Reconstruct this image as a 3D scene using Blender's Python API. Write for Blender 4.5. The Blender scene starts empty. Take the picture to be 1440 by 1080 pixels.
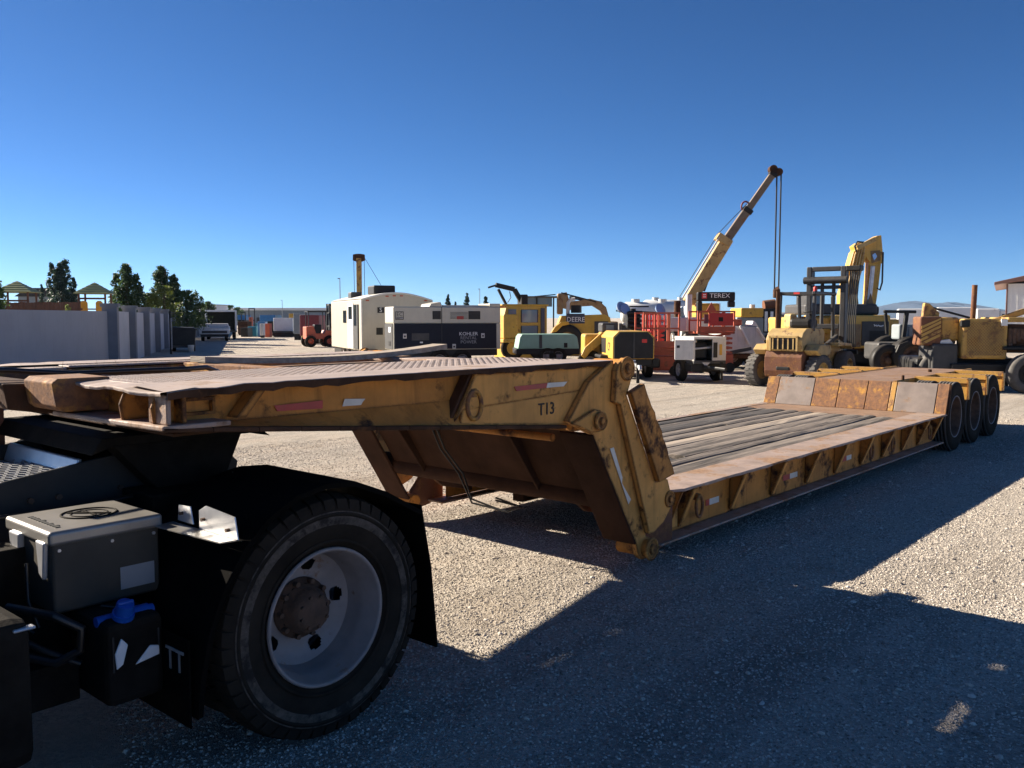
import bpy, bmesh, math, random
from mathutils import Vector, Matrix
random.seed(7)
R = math.radians
scene = bpy.context.scene
COL = scene.collection
# ---------------------------------------------------------------- camera
F, H, YH, AZ = 1245.0, 1.8, 447.0, R(41.1)      # focal length (px of 1440), eye height, horizon row, heading
PITCH = math.atan((540 - YH) / F)
cd = bpy.data.cameras.new('camera'); cam = bpy.data.objects.new('camera', cd); COL.objects.link(cam)
cd.sensor_width = 36; cd.lens = F / 1440 * 36; cd.clip_start = .05; cd.clip_end = 20000
cam.location = (0, 0, H); cam.rotation_euler = (R(90) - PITCH, 0, AZ - R(90))
scene.camera = cam
# ---------------------------------------------------------------- sky, sun, exposure
SUNV = Vector((-.58, 2.15, 1.0)).normalized()
w = bpy.data.worlds.new('World'); scene.world = w; w.use_nodes = True
nt = w.node_tree; bg = nt.nodes['Background']
sky = nt.nodes.new('ShaderNodeTexSky'); sky.sky_type = 'NISHITA'; sky.sun_disc = False
sky.sun_elevation = math.asin(SUNV.z); sky.sun_rotation = math.atan2(SUNV.x, SUNV.y)
sky.altitude = 200; sky.air_density = .5; sky.dust_density = .1; sky.ozone_density = 5.0
k1 = nt.nodes.new('ShaderNodeVectorMath'); k1.operation = 'SCALE'; k1.inputs['Scale'].default_value = .1
gm_ = nt.nodes.new('ShaderNodeGamma'); gm_.inputs[1].default_value = 1.08          # a deep, clear blue: contrast of the whole sky
tn = nt.nodes.new('ShaderNodeVectorMath'); tn.operation = 'MULTIPLY'; tn.inputs[1].default_value = (.99, 1.02, 1.03)
k2 = nt.nodes.new('ShaderNodeVectorMath'); k2.operation = 'SCALE'; k2.inputs['Scale'].default_value = 9.6
hs = nt.nodes.new('ShaderNodeHueSaturation'); hs.inputs['Saturation'].default_value = 1.1
for a_, b_ in ((sky.outputs[0], k1.inputs[0]), (k1.outputs[0], gm_.inputs[0]), (gm_.outputs[0], k2.inputs[0]), (k2.outputs[0], hs.inputs['Color']), (hs.outputs[0], tn.inputs[0]), (tn.outputs[0], bg.inputs[0])): nt.links.new(a_, b_)
bg.inputs[1].default_value = .05
sl = bpy.data.lights.new('sun', 'SUN'); sl.energy = 5; sl.angle = R(.5); sl.color = (1, .9, .76)
so = bpy.data.objects.new('sun', sl); COL.objects.link(so); so.location = (-10, 40, 30)
so.rotation_euler = (-SUNV).to_track_quat('-Z', 'Y').to_euler()
vs = scene.view_settings; vs.view_transform = 'Standard'; vs.look = 'None'; vs.exposure = 1.5; vs.gamma = 1
vs.use_curve_mapping = False
scene.render.engine = 'CYCLES'
# ---------------------------------------------------------------- materials
MATS = {}
def lin(c):
    return tuple((v / 255 / 12.92 if v / 255 < .04045 else ((v / 255 + .055) / 1.055) ** 2.4) for v in c)
def mat(name, col, rough=.6, metal=0, var=.18, vscale=3, rust=0, rscale=4, rcol=((.10, .045, .022), (.26, .115, .045)), edge=0,
        bump=0, bscale=60, dust=0, dcol=(.33, .27, .2), spec=.5, stretch=None, glass=False, emit=None, streak=0):
    m = bpy.data.materials.new(name); m.use_nodes = True; t = m.node_tree; N = t.nodes; L = t.links
    b = N['Principled BSDF']; b.inputs['Roughness'].default_value = rough; b.inputs['Metallic'].default_value = metal
    b.inputs['Specular IOR Level'].default_value = spec
    MATS[name] = m
    if glass:
        b.inputs['Base Color'].default_value = (*col, 1); b.inputs['Roughness'].default_value = rough
        return m
    tc = N.new('ShaderNodeTexCoord'); oi = N.new('ShaderNodeObjectInfo')
    off = N.new('ShaderNodeVectorMath'); off.operation = 'MULTIPLY_ADD'
    L.new(oi.outputs['Random'], off.inputs[0]); off.inputs[1].default_value = (31, 17, 23); L.new(tc.outputs['Object'], off.inputs[2])
    vec = off.outputs[0]
    if stretch:
        mp = N.new('ShaderNodeMapping'); mp.inputs['Scale'].default_value = stretch; L.new(vec, mp.inputs[0]); vec = mp.outputs[0]
    def noise(s, d=6, r=.62, v=None):
        n = N.new('ShaderNodeTexNoise'); n.inputs['Scale'].default_value = s; n.inputs['Detail'].default_value = d
        n.inputs['Roughness'].default_value = r; L.new(v or vec, n.inputs['Vector']); return n.outputs['Fac']
    def ramp(f, a, b_):
        r = N.new('ShaderNodeMapRange'); r.inputs[1].default_value = a; r.inputs[2].default_value = b_; r.clamp = True
        L.new(f, r.inputs[0]); return r.outputs[0]
    def mix(f, a, c):
        x = N.new('ShaderNodeMix'); x.data_type = 'RGBA'
        if isinstance(f, (int, float)): x.inputs[0].default_value = f
        else: L.new(f, x.inputs[0])
        for s, v in ((6, a), (7, c)):
            if isinstance(v, tuple): x.inputs[s].default_value = (*v[:3], 1)
            else: L.new(v, x.inputs[s])
        return x.outputs[2]
    def math_(op, a, c):
        x = N.new('ShaderNodeMath'); x.operation = op
        for i, v in enumerate((a, c)):
            if isinstance(v, (int, float)): x.inputs[i].default_value = v
            else: L.new(v, x.inputs[i])
        return x.outputs[0]
    lo = tuple(max(0, c * (1 - var)) for c in col); hi = tuple(min(1, c * (1 + var)) for c in col)
    c = mix(ramp(noise(vscale), .3, .7), lo, hi)
    if streak:
        mp = N.new('ShaderNodeMapping'); mp.inputs['Scale'].default_value = (14, 14, .9); L.new(off.outputs[0], mp.inputs[0])
        c = mix(math_('MULTIPLY', ramp(noise(1.3, 5, .6, mp.outputs[0]), .52, .72), streak), c, tuple(v * .45 for v in col))
    msk = None
    if rust:
        msk = ramp(noise(rscale, 9, .68), .66 - rust * .45, .74 - rust * .42)
    if edge:
        bv = N.new('ShaderNodeBevel'); bv.samples = 3; bv.inputs['Radius'].default_value = .02
        ge = N.new('ShaderNodeNewGeometry'); dt = N.new('ShaderNodeVectorMath'); dt.operation = 'DOT_PRODUCT'
        L.new(bv.outputs[0], dt.inputs[0]); L.new(ge.outputs['Normal'], dt.inputs[1])
        e = ramp(dt.outputs['Value'], .998, .95)
        e = math_('MULTIPLY', e, ramp(noise(12, 6, .7), .52 - edge * .15, .58 - edge * .12))
        msk = e if msk is None else math_('MAXIMUM', msk, e)
    if msk is not None:
        rc = mix(ramp(noise(22, 6, .7), .35, .65), rcol[0], rcol[1])
        c = mix(msk, c, rc)
        rr = N.new('ShaderNodeMapRange'); rr.inputs[3].default_value = rough; rr.inputs[4].default_value = .85; L.new(msk, rr.inputs[0])
        L.new(rr.outputs[0], b.inputs['Roughness'])
    if dust:
        ge = N.new('ShaderNodeNewGeometry'); sp = N.new('ShaderNodeSeparateXYZ'); L.new(ge.outputs['Normal'], sp.inputs[0])
        d = math_('MULTIPLY', ramp(sp.outputs[2], -.4, .9), ramp(noise(5, 6, .7), .25, .7))
        c = mix(math_('MULTIPLY', d, dust), c, dcol)
    L.new(c, b.inputs['Base Color'])
    if bump:
        bn = N.new('ShaderNodeBump'); bn.inputs['Strength'].default_value = bump; bn.inputs['Distance'].default_value = .01
        L.new(noise(bscale, 6, .65), bn.inputs['Height']); L.new(bn.outputs[0], b.inputs['Normal'])
    if emit: b.inputs['Emission Color'].default_value = (*emit, 1); b.inputs['Emission Strength'].default_value = 1
    return m
mat('trailer_paint', (.54, .225, .045), .6, var=.28, rust=.3, rscale=3.5, edge=1, bump=.25, bscale=40, dust=.1, streak=.6, spec=.2, rcol=((.03, .015, .01), (.13, .055, .025)))
mat('trailer_ochre_plain', (.70, .335, .085), .6, var=.2, rust=.1, rscale=7, edge=.9, bump=.2, dust=.1, streak=.3, spec=.2, rcol=((.03, .015, .01), (.13, .055, .025)))
mat('trailer_paint_bright', (.52, .27, .045), .5, var=.2, rust=.25, rscale=5, edge=.9, bump=.25, dust=.15)
mat('trailer_ochre', (.70, .33, .08), .6, var=.22, rust=.24, rscale=5, edge=1, bump=.2, dust=.1, streak=.45, spec=.2, rcol=((.03, .015, .01), (.13, .055, .025)))
mat('rust_plate', (.38, .285, .235), .55, metal=.1, var=.3, vscale=6, rust=.35, rscale=3, rcol=((.16, .09, .055), (.38, .22, .12)), bump=.3, bscale=50, spec=.2, dust=.4, dcol=(.36, .27, .2))
mat('rust_yellow', (.45, .22, .04), .6, spec=.2, var=.3, rust=.62, rscale=5, rcol=((.14, .07, .045), (.3, .14, .06)), bump=.35, bscale=40, dust=.2)
mat('rust_dark', (.075, .038, .022), .8, spec=.1, var=.4, vscale=5, bump=.4, bscale=40, rust=.2, rscale=6, rcol=((.05, .025, .018), (.17, .075, .03)))
mat('rust_red', (.15, .06, .035), .7, spec=.15, var=.3, rust=.4, rscale=7, bump=.3, bscale=40, dust=.3)
mat('rust_brown', (.26, .16, .105), .6, spec=.2, var=.3, vscale=6, rust=.3, rscale=3, rcol=((.1, .055, .035), (.34, .18, .08)), bump=.3, bscale=50, dust=.3, dcol=(.36, .27, .2))
mat('tread_plate', (.43, .34, .29), .6, spec=.2, var=.3, vscale=3, rust=.28, rscale=3, rcol=((.17, .105, .075), (.36, .23, .15)), bump=.1, dust=.35, dcol=(.36, .3, .25))
mat('grey_steel_worn', (.235, .19, .165), .5, spec=.25, var=.25, vscale=4, rust=.3, rscale=2.5, rcol=((.16, .09, .05), (.36, .19, .08)), bump=.15, dust=.2)
mat('old_plank', (.185, .15, .12), .85, var=.4, vscale=5, stretch=(.28, 3.2, 3.2), rust=.36, rscale=2.2, rcol=((.03, .026, .023), (.1, .08, .06)), bump=.5, bscale=14)
mat('old_plank_dark', (.07, .06, .052), .85, var=.5, vscale=5, stretch=(.28, 3.2, 3.2), rust=.3, rscale=2.2, rcol=((.02, .018, .016), (.05, .042, .036)), bump=.6, bscale=14)
mat('boom_grey', (.17, .13, .085), .6, var=.3, rust=.25, rscale=3, dust=.2)
mat('old_plank_pale', (.36, .29, .22), .85, var=.4, vscale=5, stretch=(.1, 5, 5), rust=.22, rscale=3, rcol=((.05, .04, .035), (.16, .12, .09)), bump=.45, bscale=14)
mat('dry_wood', (.36, .29, .22), .85, var=.3, vscale=4, stretch=(6, .6, 6), bump=.6, bscale=16)
mat('tyre_rubber', (.022, .018, .014), .85, var=.3, vscale=5, bump=.25, bscale=60, dust=.35, dcol=(.085, .064, .046), spec=.06)
mat('scuffed_rubber', (.035, .03, .026), .9, var=.3, vscale=9, rust=.5, rscale=9, rcol=((.06, .05, .04), (.13, .105, .085)), spec=.1)
mat('dusty_tyre', (.085, .08, .075), .85, var=.3, vscale=6, dust=.5, dcol=(.26, .23, .19), spec=.3)
mat('wheel_silver', (.27, .235, .225), .55, metal=.1, var=.15, vscale=8, rust=.16, rscale=9, rcol=((.16, .09, .06), (.3, .17, .1)), dust=.3)
mat('hub_rust', (.09, .05, .03), .8, var=.5, vscale=10, bump=.5, bscale=40)
mat('chassis_black', (.012, .0105, .009), .8, var=.5, vscale=6, bump=.2, dust=.07, spec=.05)
mat('chassis_grey', (.034, .032, .03), .5, spec=.2, var=.3, dust=.25, dcol=(.2, .19, .17))
mat('black_plastic', (.0055, .005, .0045), .95, var=.4, bump=.12, bscale=120, spec=.03)  # blacker than real plastic: shade over the fender front is put into it
mat('zinc', (.55, .55, .56), .35, metal=.55, var=.2, vscale=5, dust=.2)
mat('box_aluminium', (.32, .3, .27), .38, metal=.5, var=.18, vscale=5, bump=.08, dust=.12)
mat('box_grey', (.055, .048, .038), .55, var=.25, dust=.15, spec=.25)
mat('rubber_hose', (.012, .012, .012), .4, var=.2)
mat('blue_plastic', (.01, .09, .42), .35, var=.12)
mat('white_paint', (.72, .72, .7), .5, var=.06, dust=.15, rust=.05)
mat('dull_white', (.62, .6, .56), .6, var=.1, vscale=3, dust=.3, streak=.3)
mat('reflector_red', (.42, .02, .018), .4, var=.2, vscale=8, dust=.25)
mat('reflector_white', (.68, .64, .57), .4, var=.15, vscale=8, dust=.25)
mat('letter_black', (.02, .018, .016), .7, var=.2)
mat('letter_white', (.75, .75, .74), .6, var=.05)
mat('letter_grey', (.3, .3, .3), .6, var=.1)
mat('wall_grey', (.385, .375, .38), .85, var=.08, vscale=.8, bump=.3, bscale=25, streak=.2)
mat('wall_pale', (.50, .49, .5), .85, var=.08, vscale=.8, bump=.3, bscale=25, streak=.25)
mat('pillar_grey', (.2, .2, .21), .85, var=.1, vscale=2, bump=.3, bscale=25)
mat('timber_brown', (.11, .05, .03), .8, var=.3, vscale=3)
mat('roof_green', (.30, .30, .12), .7, var=.15, vscale=2)
mat('play_yellow', (.72, .34, .02), .45, var=.08)
mat('camper_cream', (.5, .45, .35), .4, var=.06, dust=.2, streak=.15)
mat('camper_roof', (.68, .66, .6), .6, var=.06, dust=.2)
mat('gen_cream', (.52, .49, .39), .45, var=.06, dust=.15, streak=.1)
mat('gen_navy', (.008, .011, .022), .5, var=.15, dust=.04, spec=.2)
mat('dark_glass', (.02, .025, .03), .08, glass=True)
mat('sky_glass', (.12, .16, .2), .06, glass=True)
mat('machine_yellow', (.6, .33, .03), .5, var=.15, rust=.16, rscale=6, dust=.32, streak=.3)
mat('deere_yellow', (.58, .33, .02), .45, var=.14, rust=.08, dust=.35, streak=.15)
mat('faded_yellow', (.5, .33, .11), .55, var=.18, rust=.26, rscale=4, dust=.35, streak=.25)
mat('excavator_yellow', (.64, .37, .06), .5, var=.15, rust=.16, rscale=3, dust=.35, streak=.3)
mat('old_yellow', (.5, .29, .06), .6, var=.2, rust=.34, rscale=4, dust=.3, streak=.2)
mat('dark_yellow', (.22, .14, .06), .6, var=.2, rust=.25, dust=.3)
mat('machine_black', (.014, .014, .014), .5, var=.3, dust=.12, spec=.25)
mat('machine_grey', (.05, .05, .05), .5, var=.25, dust=.22, spec=.3)
mat('mast_blue_grey', (.018, .019, .022), .45, metal=.1, var=.3, dust=.25)
mat('orange_red', (.5, .085, .03), .55, var=.18, rust=.16, dust=.35, streak=.25)
mat('signal_red', (.6, .03, .02), .45, var=.1, dust=.15)
mat('maroon', (.2, .03, .035), .55, var=.12, dust=.2)
mat('mint_green', (.25, .42, .32), .45, var=.08, dust=.2)
mat('deere_navy', (.025, .035, .06), .4, var=.2, dust=.2)
mat('container_blue', (.03, .17, .38), .55, var=.15, dust=.2)
mat('teal', (.05, .25, .3), .5, var=.15)
mat('far_grey', (.22, .25, .26), .7, var=.1)
mat('roof_brown', (.2, .1, .075), .7, var=.15)
mat('siding_white', (.72, .71, .68), .6, var=.05)
mat('hill_haze_blue', (.045, .06, .085), .95, var=.25, vscale=.02)  # blue of the distance is put into the base colour, besides the haze volume
mat('lamp_glass', (.35, .45, .62), .12, metal=.3, var=.1)  # reflected sky blue of the lamps is put into this base colour
mat('bark', (.09, .06, .04), .9, var=.3, bump=.5)
def leafmat(name, col):
    m = mat(name, col, .6, var=.45, vscale=1.1); t = m.node_tree; b = t.nodes['Principled BSDF']
    tr = t.nodes.new('ShaderNodeBsdfTranslucent'); mx = t.nodes.new('ShaderNodeMixShader'); mx.inputs[0].default_value = .38
    src = b.inputs['Base Color'].links[0].from_socket; t.links.new(src, tr.inputs[0]); out = t.nodes['Material Output']
    t.links.new(b.outputs[0], mx.inputs[1]); t.links.new(tr.outputs[0], mx.inputs[2]); t.links.new(mx.outputs[0], out.inputs['Surface'])
    return m
leafmat('leaf_dark', (.055, .09, .03)); leafmat('leaf_green', (.075, .12, .035)); leafmat('leaf_yellow_green', (.13, .16, .03)); leafmat('leaf_conifer', (.03, .055, .035))
mat('deep_rust', (.045, .022, .014), .85, var=.4, spec=.08, bump=.3)  # a deeper brown than rust_dark, for bulkhead and arm flanges
mat('dry_grass', (.42, .33, .15), .8, var=.2)
# ---------------------------------------------------------------- mesh helpers
OFF = {}
class MB:
    def __init__(s): s.v = []; s.f = []; s.M = None; s.sm = []
    def add(s, vs, fs, smooth=False):
        n = len(s.v)
        s.v += [tuple(s.M @ Vector(p)) if s.M else tuple(p) for p in vs]
        s.f += [tuple(i + n for i in f) for f in fs]; s.sm += [smooth] * len(fs); return s
    def box(s, x0, x1, y0, y1, z0, z1):
        x0, x1 = min(x0, x1), max(x0, x1); y0, y1 = min(y0, y1), max(y0, y1); z0, z1 = min(z0, z1), max(z0, z1)
        return s.add([(x, y, z) for z in (z0, z1) for y in (y0, y1) for x in (x0, x1)],
                     [(0, 2, 3, 1), (4, 5, 7, 6), (0, 1, 5, 4), (2, 6, 7, 3), (0, 4, 6, 2), (1, 3, 7, 5)])
    def rbox(s, c, d, rot=(0, 0, 0)):
        from mathutils import Euler
        o = s.M; m = Matrix.Translation(c) @ Euler(rot).to_matrix().to_4x4(); s.M = (o @ m) if o else m
        s.box(-d[0] / 2, d[0] / 2, -d[1] / 2, d[1] / 2, -d[2] / 2, d[2] / 2); s.M = o; return s
    def bbox(s, x0, x1, y0, y1, z0, z1, b=.03):
        "box with chamfered edges"
        bm = bmesh.new(); bmesh.ops.create_cube(bm, size=1)
        for v in bm.verts: v.co = Vector((x0 if v.co.x < 0 else x1, y0 if v.co.y < 0 else y1, z0 if v.co.z < 0 else z1))
        bmesh.ops.bevel(bm, geom=bm.edges[:], offset=b, segments=2, affect='EDGES', profile=.6)
        bmesh.ops.recalc_face_normals(bm, faces=bm.faces[:])
        bm.verts.index_update(); s.add([v.co[:] for v in bm.verts], [[v.index for v in f.verts] for f in bm.faces]); bm.free(); return s
    def prism(s, pts, ax, a, b):
        "polygon pts in the plane across axis ax, from a to b"
        def P(p, h):
            return (h, p[0], p[1]) if ax == 'x' else (p[0], h, p[1]) if ax == 'y' else (p[0], p[1], h)
        n = len(pts); vs = [P(p, a) for p in pts] + [P(p, b) for p in pts]
        ar = sum(pts[i][0] * pts[(i + 1) % n][1] - pts[(i + 1) % n][0] * pts[i][1] for i in range(n))
        fl = (ar > 0) ^ (b < a) ^ (ax == 'y')
        fs = [tuple(range(n)), tuple(range(2 * n - 1, n - 1, -1))] + [((i + 1) % n, i, n + i, n + (i + 1) % n) for i in range(n)]
        if fl: fs = [f[::-1] for f in fs]
        return s.add(vs, fs)
    def cyl(s, p0, p1, r0, r1=None, n=14, cap=True):
        r1 = r0 if r1 is None else r1; p0, p1 = Vector(p0), Vector(p1); d = (p1 - p0).normalized()
        a = d.orthogonal().normalized(); b = d.cross(a)
        vs = [p + (a * math.cos(t) + b * math.sin(t)) * r for p, r in ((p0, r0), (p1, r1)) for t in (2 * math.pi * i / n for i in range(n))]
        s.add(vs, [(i, (i + 1) % n, n + (i + 1) % n, n + i) for i in range(n)], True)
        if cap: s.add(vs, [tuple(range(n - 1, -1, -1)), tuple(range(n, 2 * n))])
        return s
    def bar(s, p0, p1, w, h=None):
        "square bar between two points"
        h = h or w; p0, p1 = Vector(p0), Vector(p1); d = (p1 - p0).normalized()
        up = Vector((0, 0, 1)) if abs(d.z) < .95 else Vector((0, 1, 0)); a = d.cross(up).normalized(); b = a.cross(d)
        vs = [p + a * (w / 2 * i) + b * (h / 2 * j) for p in (p0, p1) for i, j in ((-1, -1), (1, -1), (1, 1), (-1, 1))]
        return s.add(vs, [(3, 2, 1, 0), (4, 5, 6, 7)] + [(i, (i + 1) % 4, 4 + (i + 1) % 4, 4 + i) for i in range(4)])
    def tube(s, pts, r, n=8):
        pts = [Vector(p) for p in pts]; rings = []
        up = None
        for i, p in enumerate(pts):
            d = (pts[min(i + 1, len(pts) - 1)] - pts[max(i - 1, 0)]).normalized()
            a = d.orthogonal().normalized() if up is None else (up - d * up.dot(d)).normalized()
            up = a; b = d.cross(a); rings.append([p + (a * math.cos(2 * math.pi * k / n) + b * math.sin(2 * math.pi * k / n)) * r for k in range(n)])
        vs = [v for q in rings for v in q]
        fs = [(i * n + k, i * n + (k + 1) % n, (i + 1) * n + (k + 1) % n, (i + 1) * n + k) for i in range(len(pts) - 1) for k in range(n)]
        s.add(vs, fs, True); m = len(vs)
        return s.add(vs, [tuple(range(n - 1, -1, -1)), tuple(range(m - n, m))])
    def lathe(s, prof, o=(0, 0, 0), ax='y', n=32, close=False):
        "profile of (radius, height) spun about an axis"
        vs = []; k = len(prof)
        for i in range(n):
            t = 2 * math.pi * i / n; c, q = math.cos(t), math.sin(t)
            for r, h in prof:
                p = (r * c, h, r * q) if ax == 'y' else (h, r * c, r * q) if ax == 'x' else (r * c, r * q, h)
                vs.append((p[0] + o[0], p[1] + o[1], p[2] + o[2]))
        fs = []
        for i in range(n):
            j = (i + 1) % n
            for q in range(k - (0 if close else 1)):
                q2 = (q + 1) % k; f = (i * k + q, i * k + q2, j * k + q2, j * k + q)
                fs.append(f if ax == 'y' else f[::-1])
        return s.add(vs, fs, True)
    def ring(s, c, rx, rz, r, ax='y', n=20, m=6):
        pts = []
        for i in range(n + 1):
            t = 2 * math.pi * i / n; a, b = rx * math.cos(t), rz * math.sin(t)
            pts.append((c[0] + a, c[1], c[2] + b) if ax == 'y' else (c[0], c[1] + a, c[2] + b) if ax == 'x' else (c[0] + a, c[1] + b, c[2]))
        return s.tube(pts, r, m)
    def mesh(s, name, m, off=None):
        me = bpy.data.meshes.new(name); o = Vector(off or (0, 0, 0))
        me.from_pydata([tuple(Vector(v) - o) for v in s.v], [], s.f)
        me.polygons.foreach_set('use_smooth', s.sm); me.materials.append(MATS[m] if isinstance(m, str) else m)
        me.update(); return me
    def build(s, name, m, parent=None, label=None, kind=None, fix=False):
        off = OFF.get(parent.name) if parent else None
        me = s.mesh(name, m, off)
        if fix:
            bm = bmesh.new(); bm.from_mesh(me); bmesh.ops.recalc_face_normals(bm, faces=bm.faces[:]); bm.to_mesh(me); bm.free()
        return link(name, me, parent, label=label, kind=kind)
def link(name, me, parent=None, loc=(0, 0, 0), rot=None, label=None, kind=None):
    o = bpy.data.objects.new(name, me); COL.objects.link(o)
    if parent:
        o.parent = parent
        if parent.name in OFF: OFF[o.name] = OFF[parent.name]
    o.location = loc
    if rot: o.rotation_euler = rot
    if label: o['label'] = label
    if kind: o['kind'] = kind
    return o
def tag(o, label, cat, group=None):
    o['label'] = label; o['category'] = cat
    if group: o['group'] = group
    return o
def thing(name, label, cat, loc=(0, 0, 0), rz=0, group=None, world=False):
    "an Empty at the thing's base; world=True: its parts are modelled in world coordinates"
    o = bpy.data.objects.new(name, None); COL.objects.link(o); o.empty_display_size = .2
    o.location = loc; o.rotation_euler = (0, 0, rz)
    if world: OFF[o.name] = Vector(loc)
    return tag(o, label, cat, group)
CF, CR = Vector((math.cos(AZ), math.sin(AZ), 0)), Vector((math.sin(AZ), -math.cos(AZ), 0))   # yard axes: away and to the right
def spot(px, D):
    "ground point D metres away along the view axis, on the line of sight of column px"
    return CF * D + CR * ((px - 720) * D / F / math.cos(PITCH))
def yard(name, label, cat, px, D, yaw=0, group=None):
    "a thing in the yard; local x = right, y = away from the eye, z = up, then turned by yaw degrees"
    return thing(name, label, cat, spot(px, D), AZ - R(90) + R(yaw), group)
def zz(py, D):
    "height at distance D of what shows on row py"
    return H - D * math.tan(PITCH + math.atan((py - 540) / F))
def text(name, s, parent, loc, rot, size, m, sx=1, align='CENTER', ext=.002):
    cu = bpy.data.curves.new('t', 'FONT'); cu.body = s; cu.size = size; cu.align_x = align; cu.align_y = 'CENTER'; cu.extrude = ext
    cu.resolution_u = 2; cu.space_line = .8
    o = bpy.data.objects.new('t', cu); COL.objects.link(o)
    dg = bpy.context.evaluated_depsgraph_get(); me = bpy.data.meshes.new_from_object(o.evaluated_get(dg)); me.name = name
    bpy.data.objects.remove(o); me.materials.clear(); me.materials.append(MATS[m])
    if parent.name in OFF: loc = Vector(loc) - OFF[parent.name]
    t = link(name, me, parent, loc, rot); t.scale = (sx, 1, 1); return t
def wheelset(Rr, w, rimr, tm='tyre_rubber', rm='wheel_silver', n=28, lugs=0, dish=.3, lugd=.025):
    "tyre and rim meshes with the axle along local y, outer face at -y"
    h = w / 2; c = w * .16
    T = MB(); T.lathe([(rimr, -h * .8), (rimr + (Rr - rimr) * .25, -h * .97), (rimr + (Rr - rimr) * .6, -h), (Rr - c * .9, -h * .93), (Rr - c * .25, -h * .82), (Rr, -h * .62),
                       (Rr, h * .62), (Rr - c * .25, h * .82), (Rr - c * .9, h * .93), (rimr + (Rr - rimr) * .5, h), (rimr, h * .8)], n=n)
    for k in range(lugs):
        t = 2 * math.pi * k / lugs
        for sd in (-1, 1):
            T.M = Matrix.Rotation(-t - (sd * math.pi / lugs * .5), 4, 'Y')
            T.prism([(-Rr * 1.9 / lugs, -sd * .0), (Rr * 1.6 / lugs, 0), (Rr * 2.6 / lugs, sd * h * .93), (-Rr * .7 / lugs, sd * h * .93)], 'z', Rr - lugd * 1.6, Rr + lugd)
    T.M = None
    G = MB(); q = -h
    G.lathe([(rimr * 1.02, q * .86), (rimr * .97, q * .84), (rimr * .95, q * .6), (rimr * .88, q * .4), (rimr * .84, q * dish * .4), (rimr * .55, q * dish), (rimr * .42, q * (dish + .05)), (rimr * .40, q * (dish + .4)), (rimr * .2, q * (dish + .5)), (0.001, q * (dish + .5))], n=n)
    G.lathe([(rimr * 1.01, h * .8), (rimr * .9, h * .3), (.001, h * .2)], n=n)
    return T.mesh('tyre', tm), G.mesh('rim', rm)
def wheel(parent, ms, loc, rz=0, name='wheel'):
    e = link(name, None, parent, Vector(loc) - (OFF.get(parent.name) or Vector()), (0, 0, rz))
    if e.name in OFF: del OFF[e.name]
    e.empty_display_size = .1
    link('tyre', ms[0], e); link('rim', ms[1], e); return e
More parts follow.
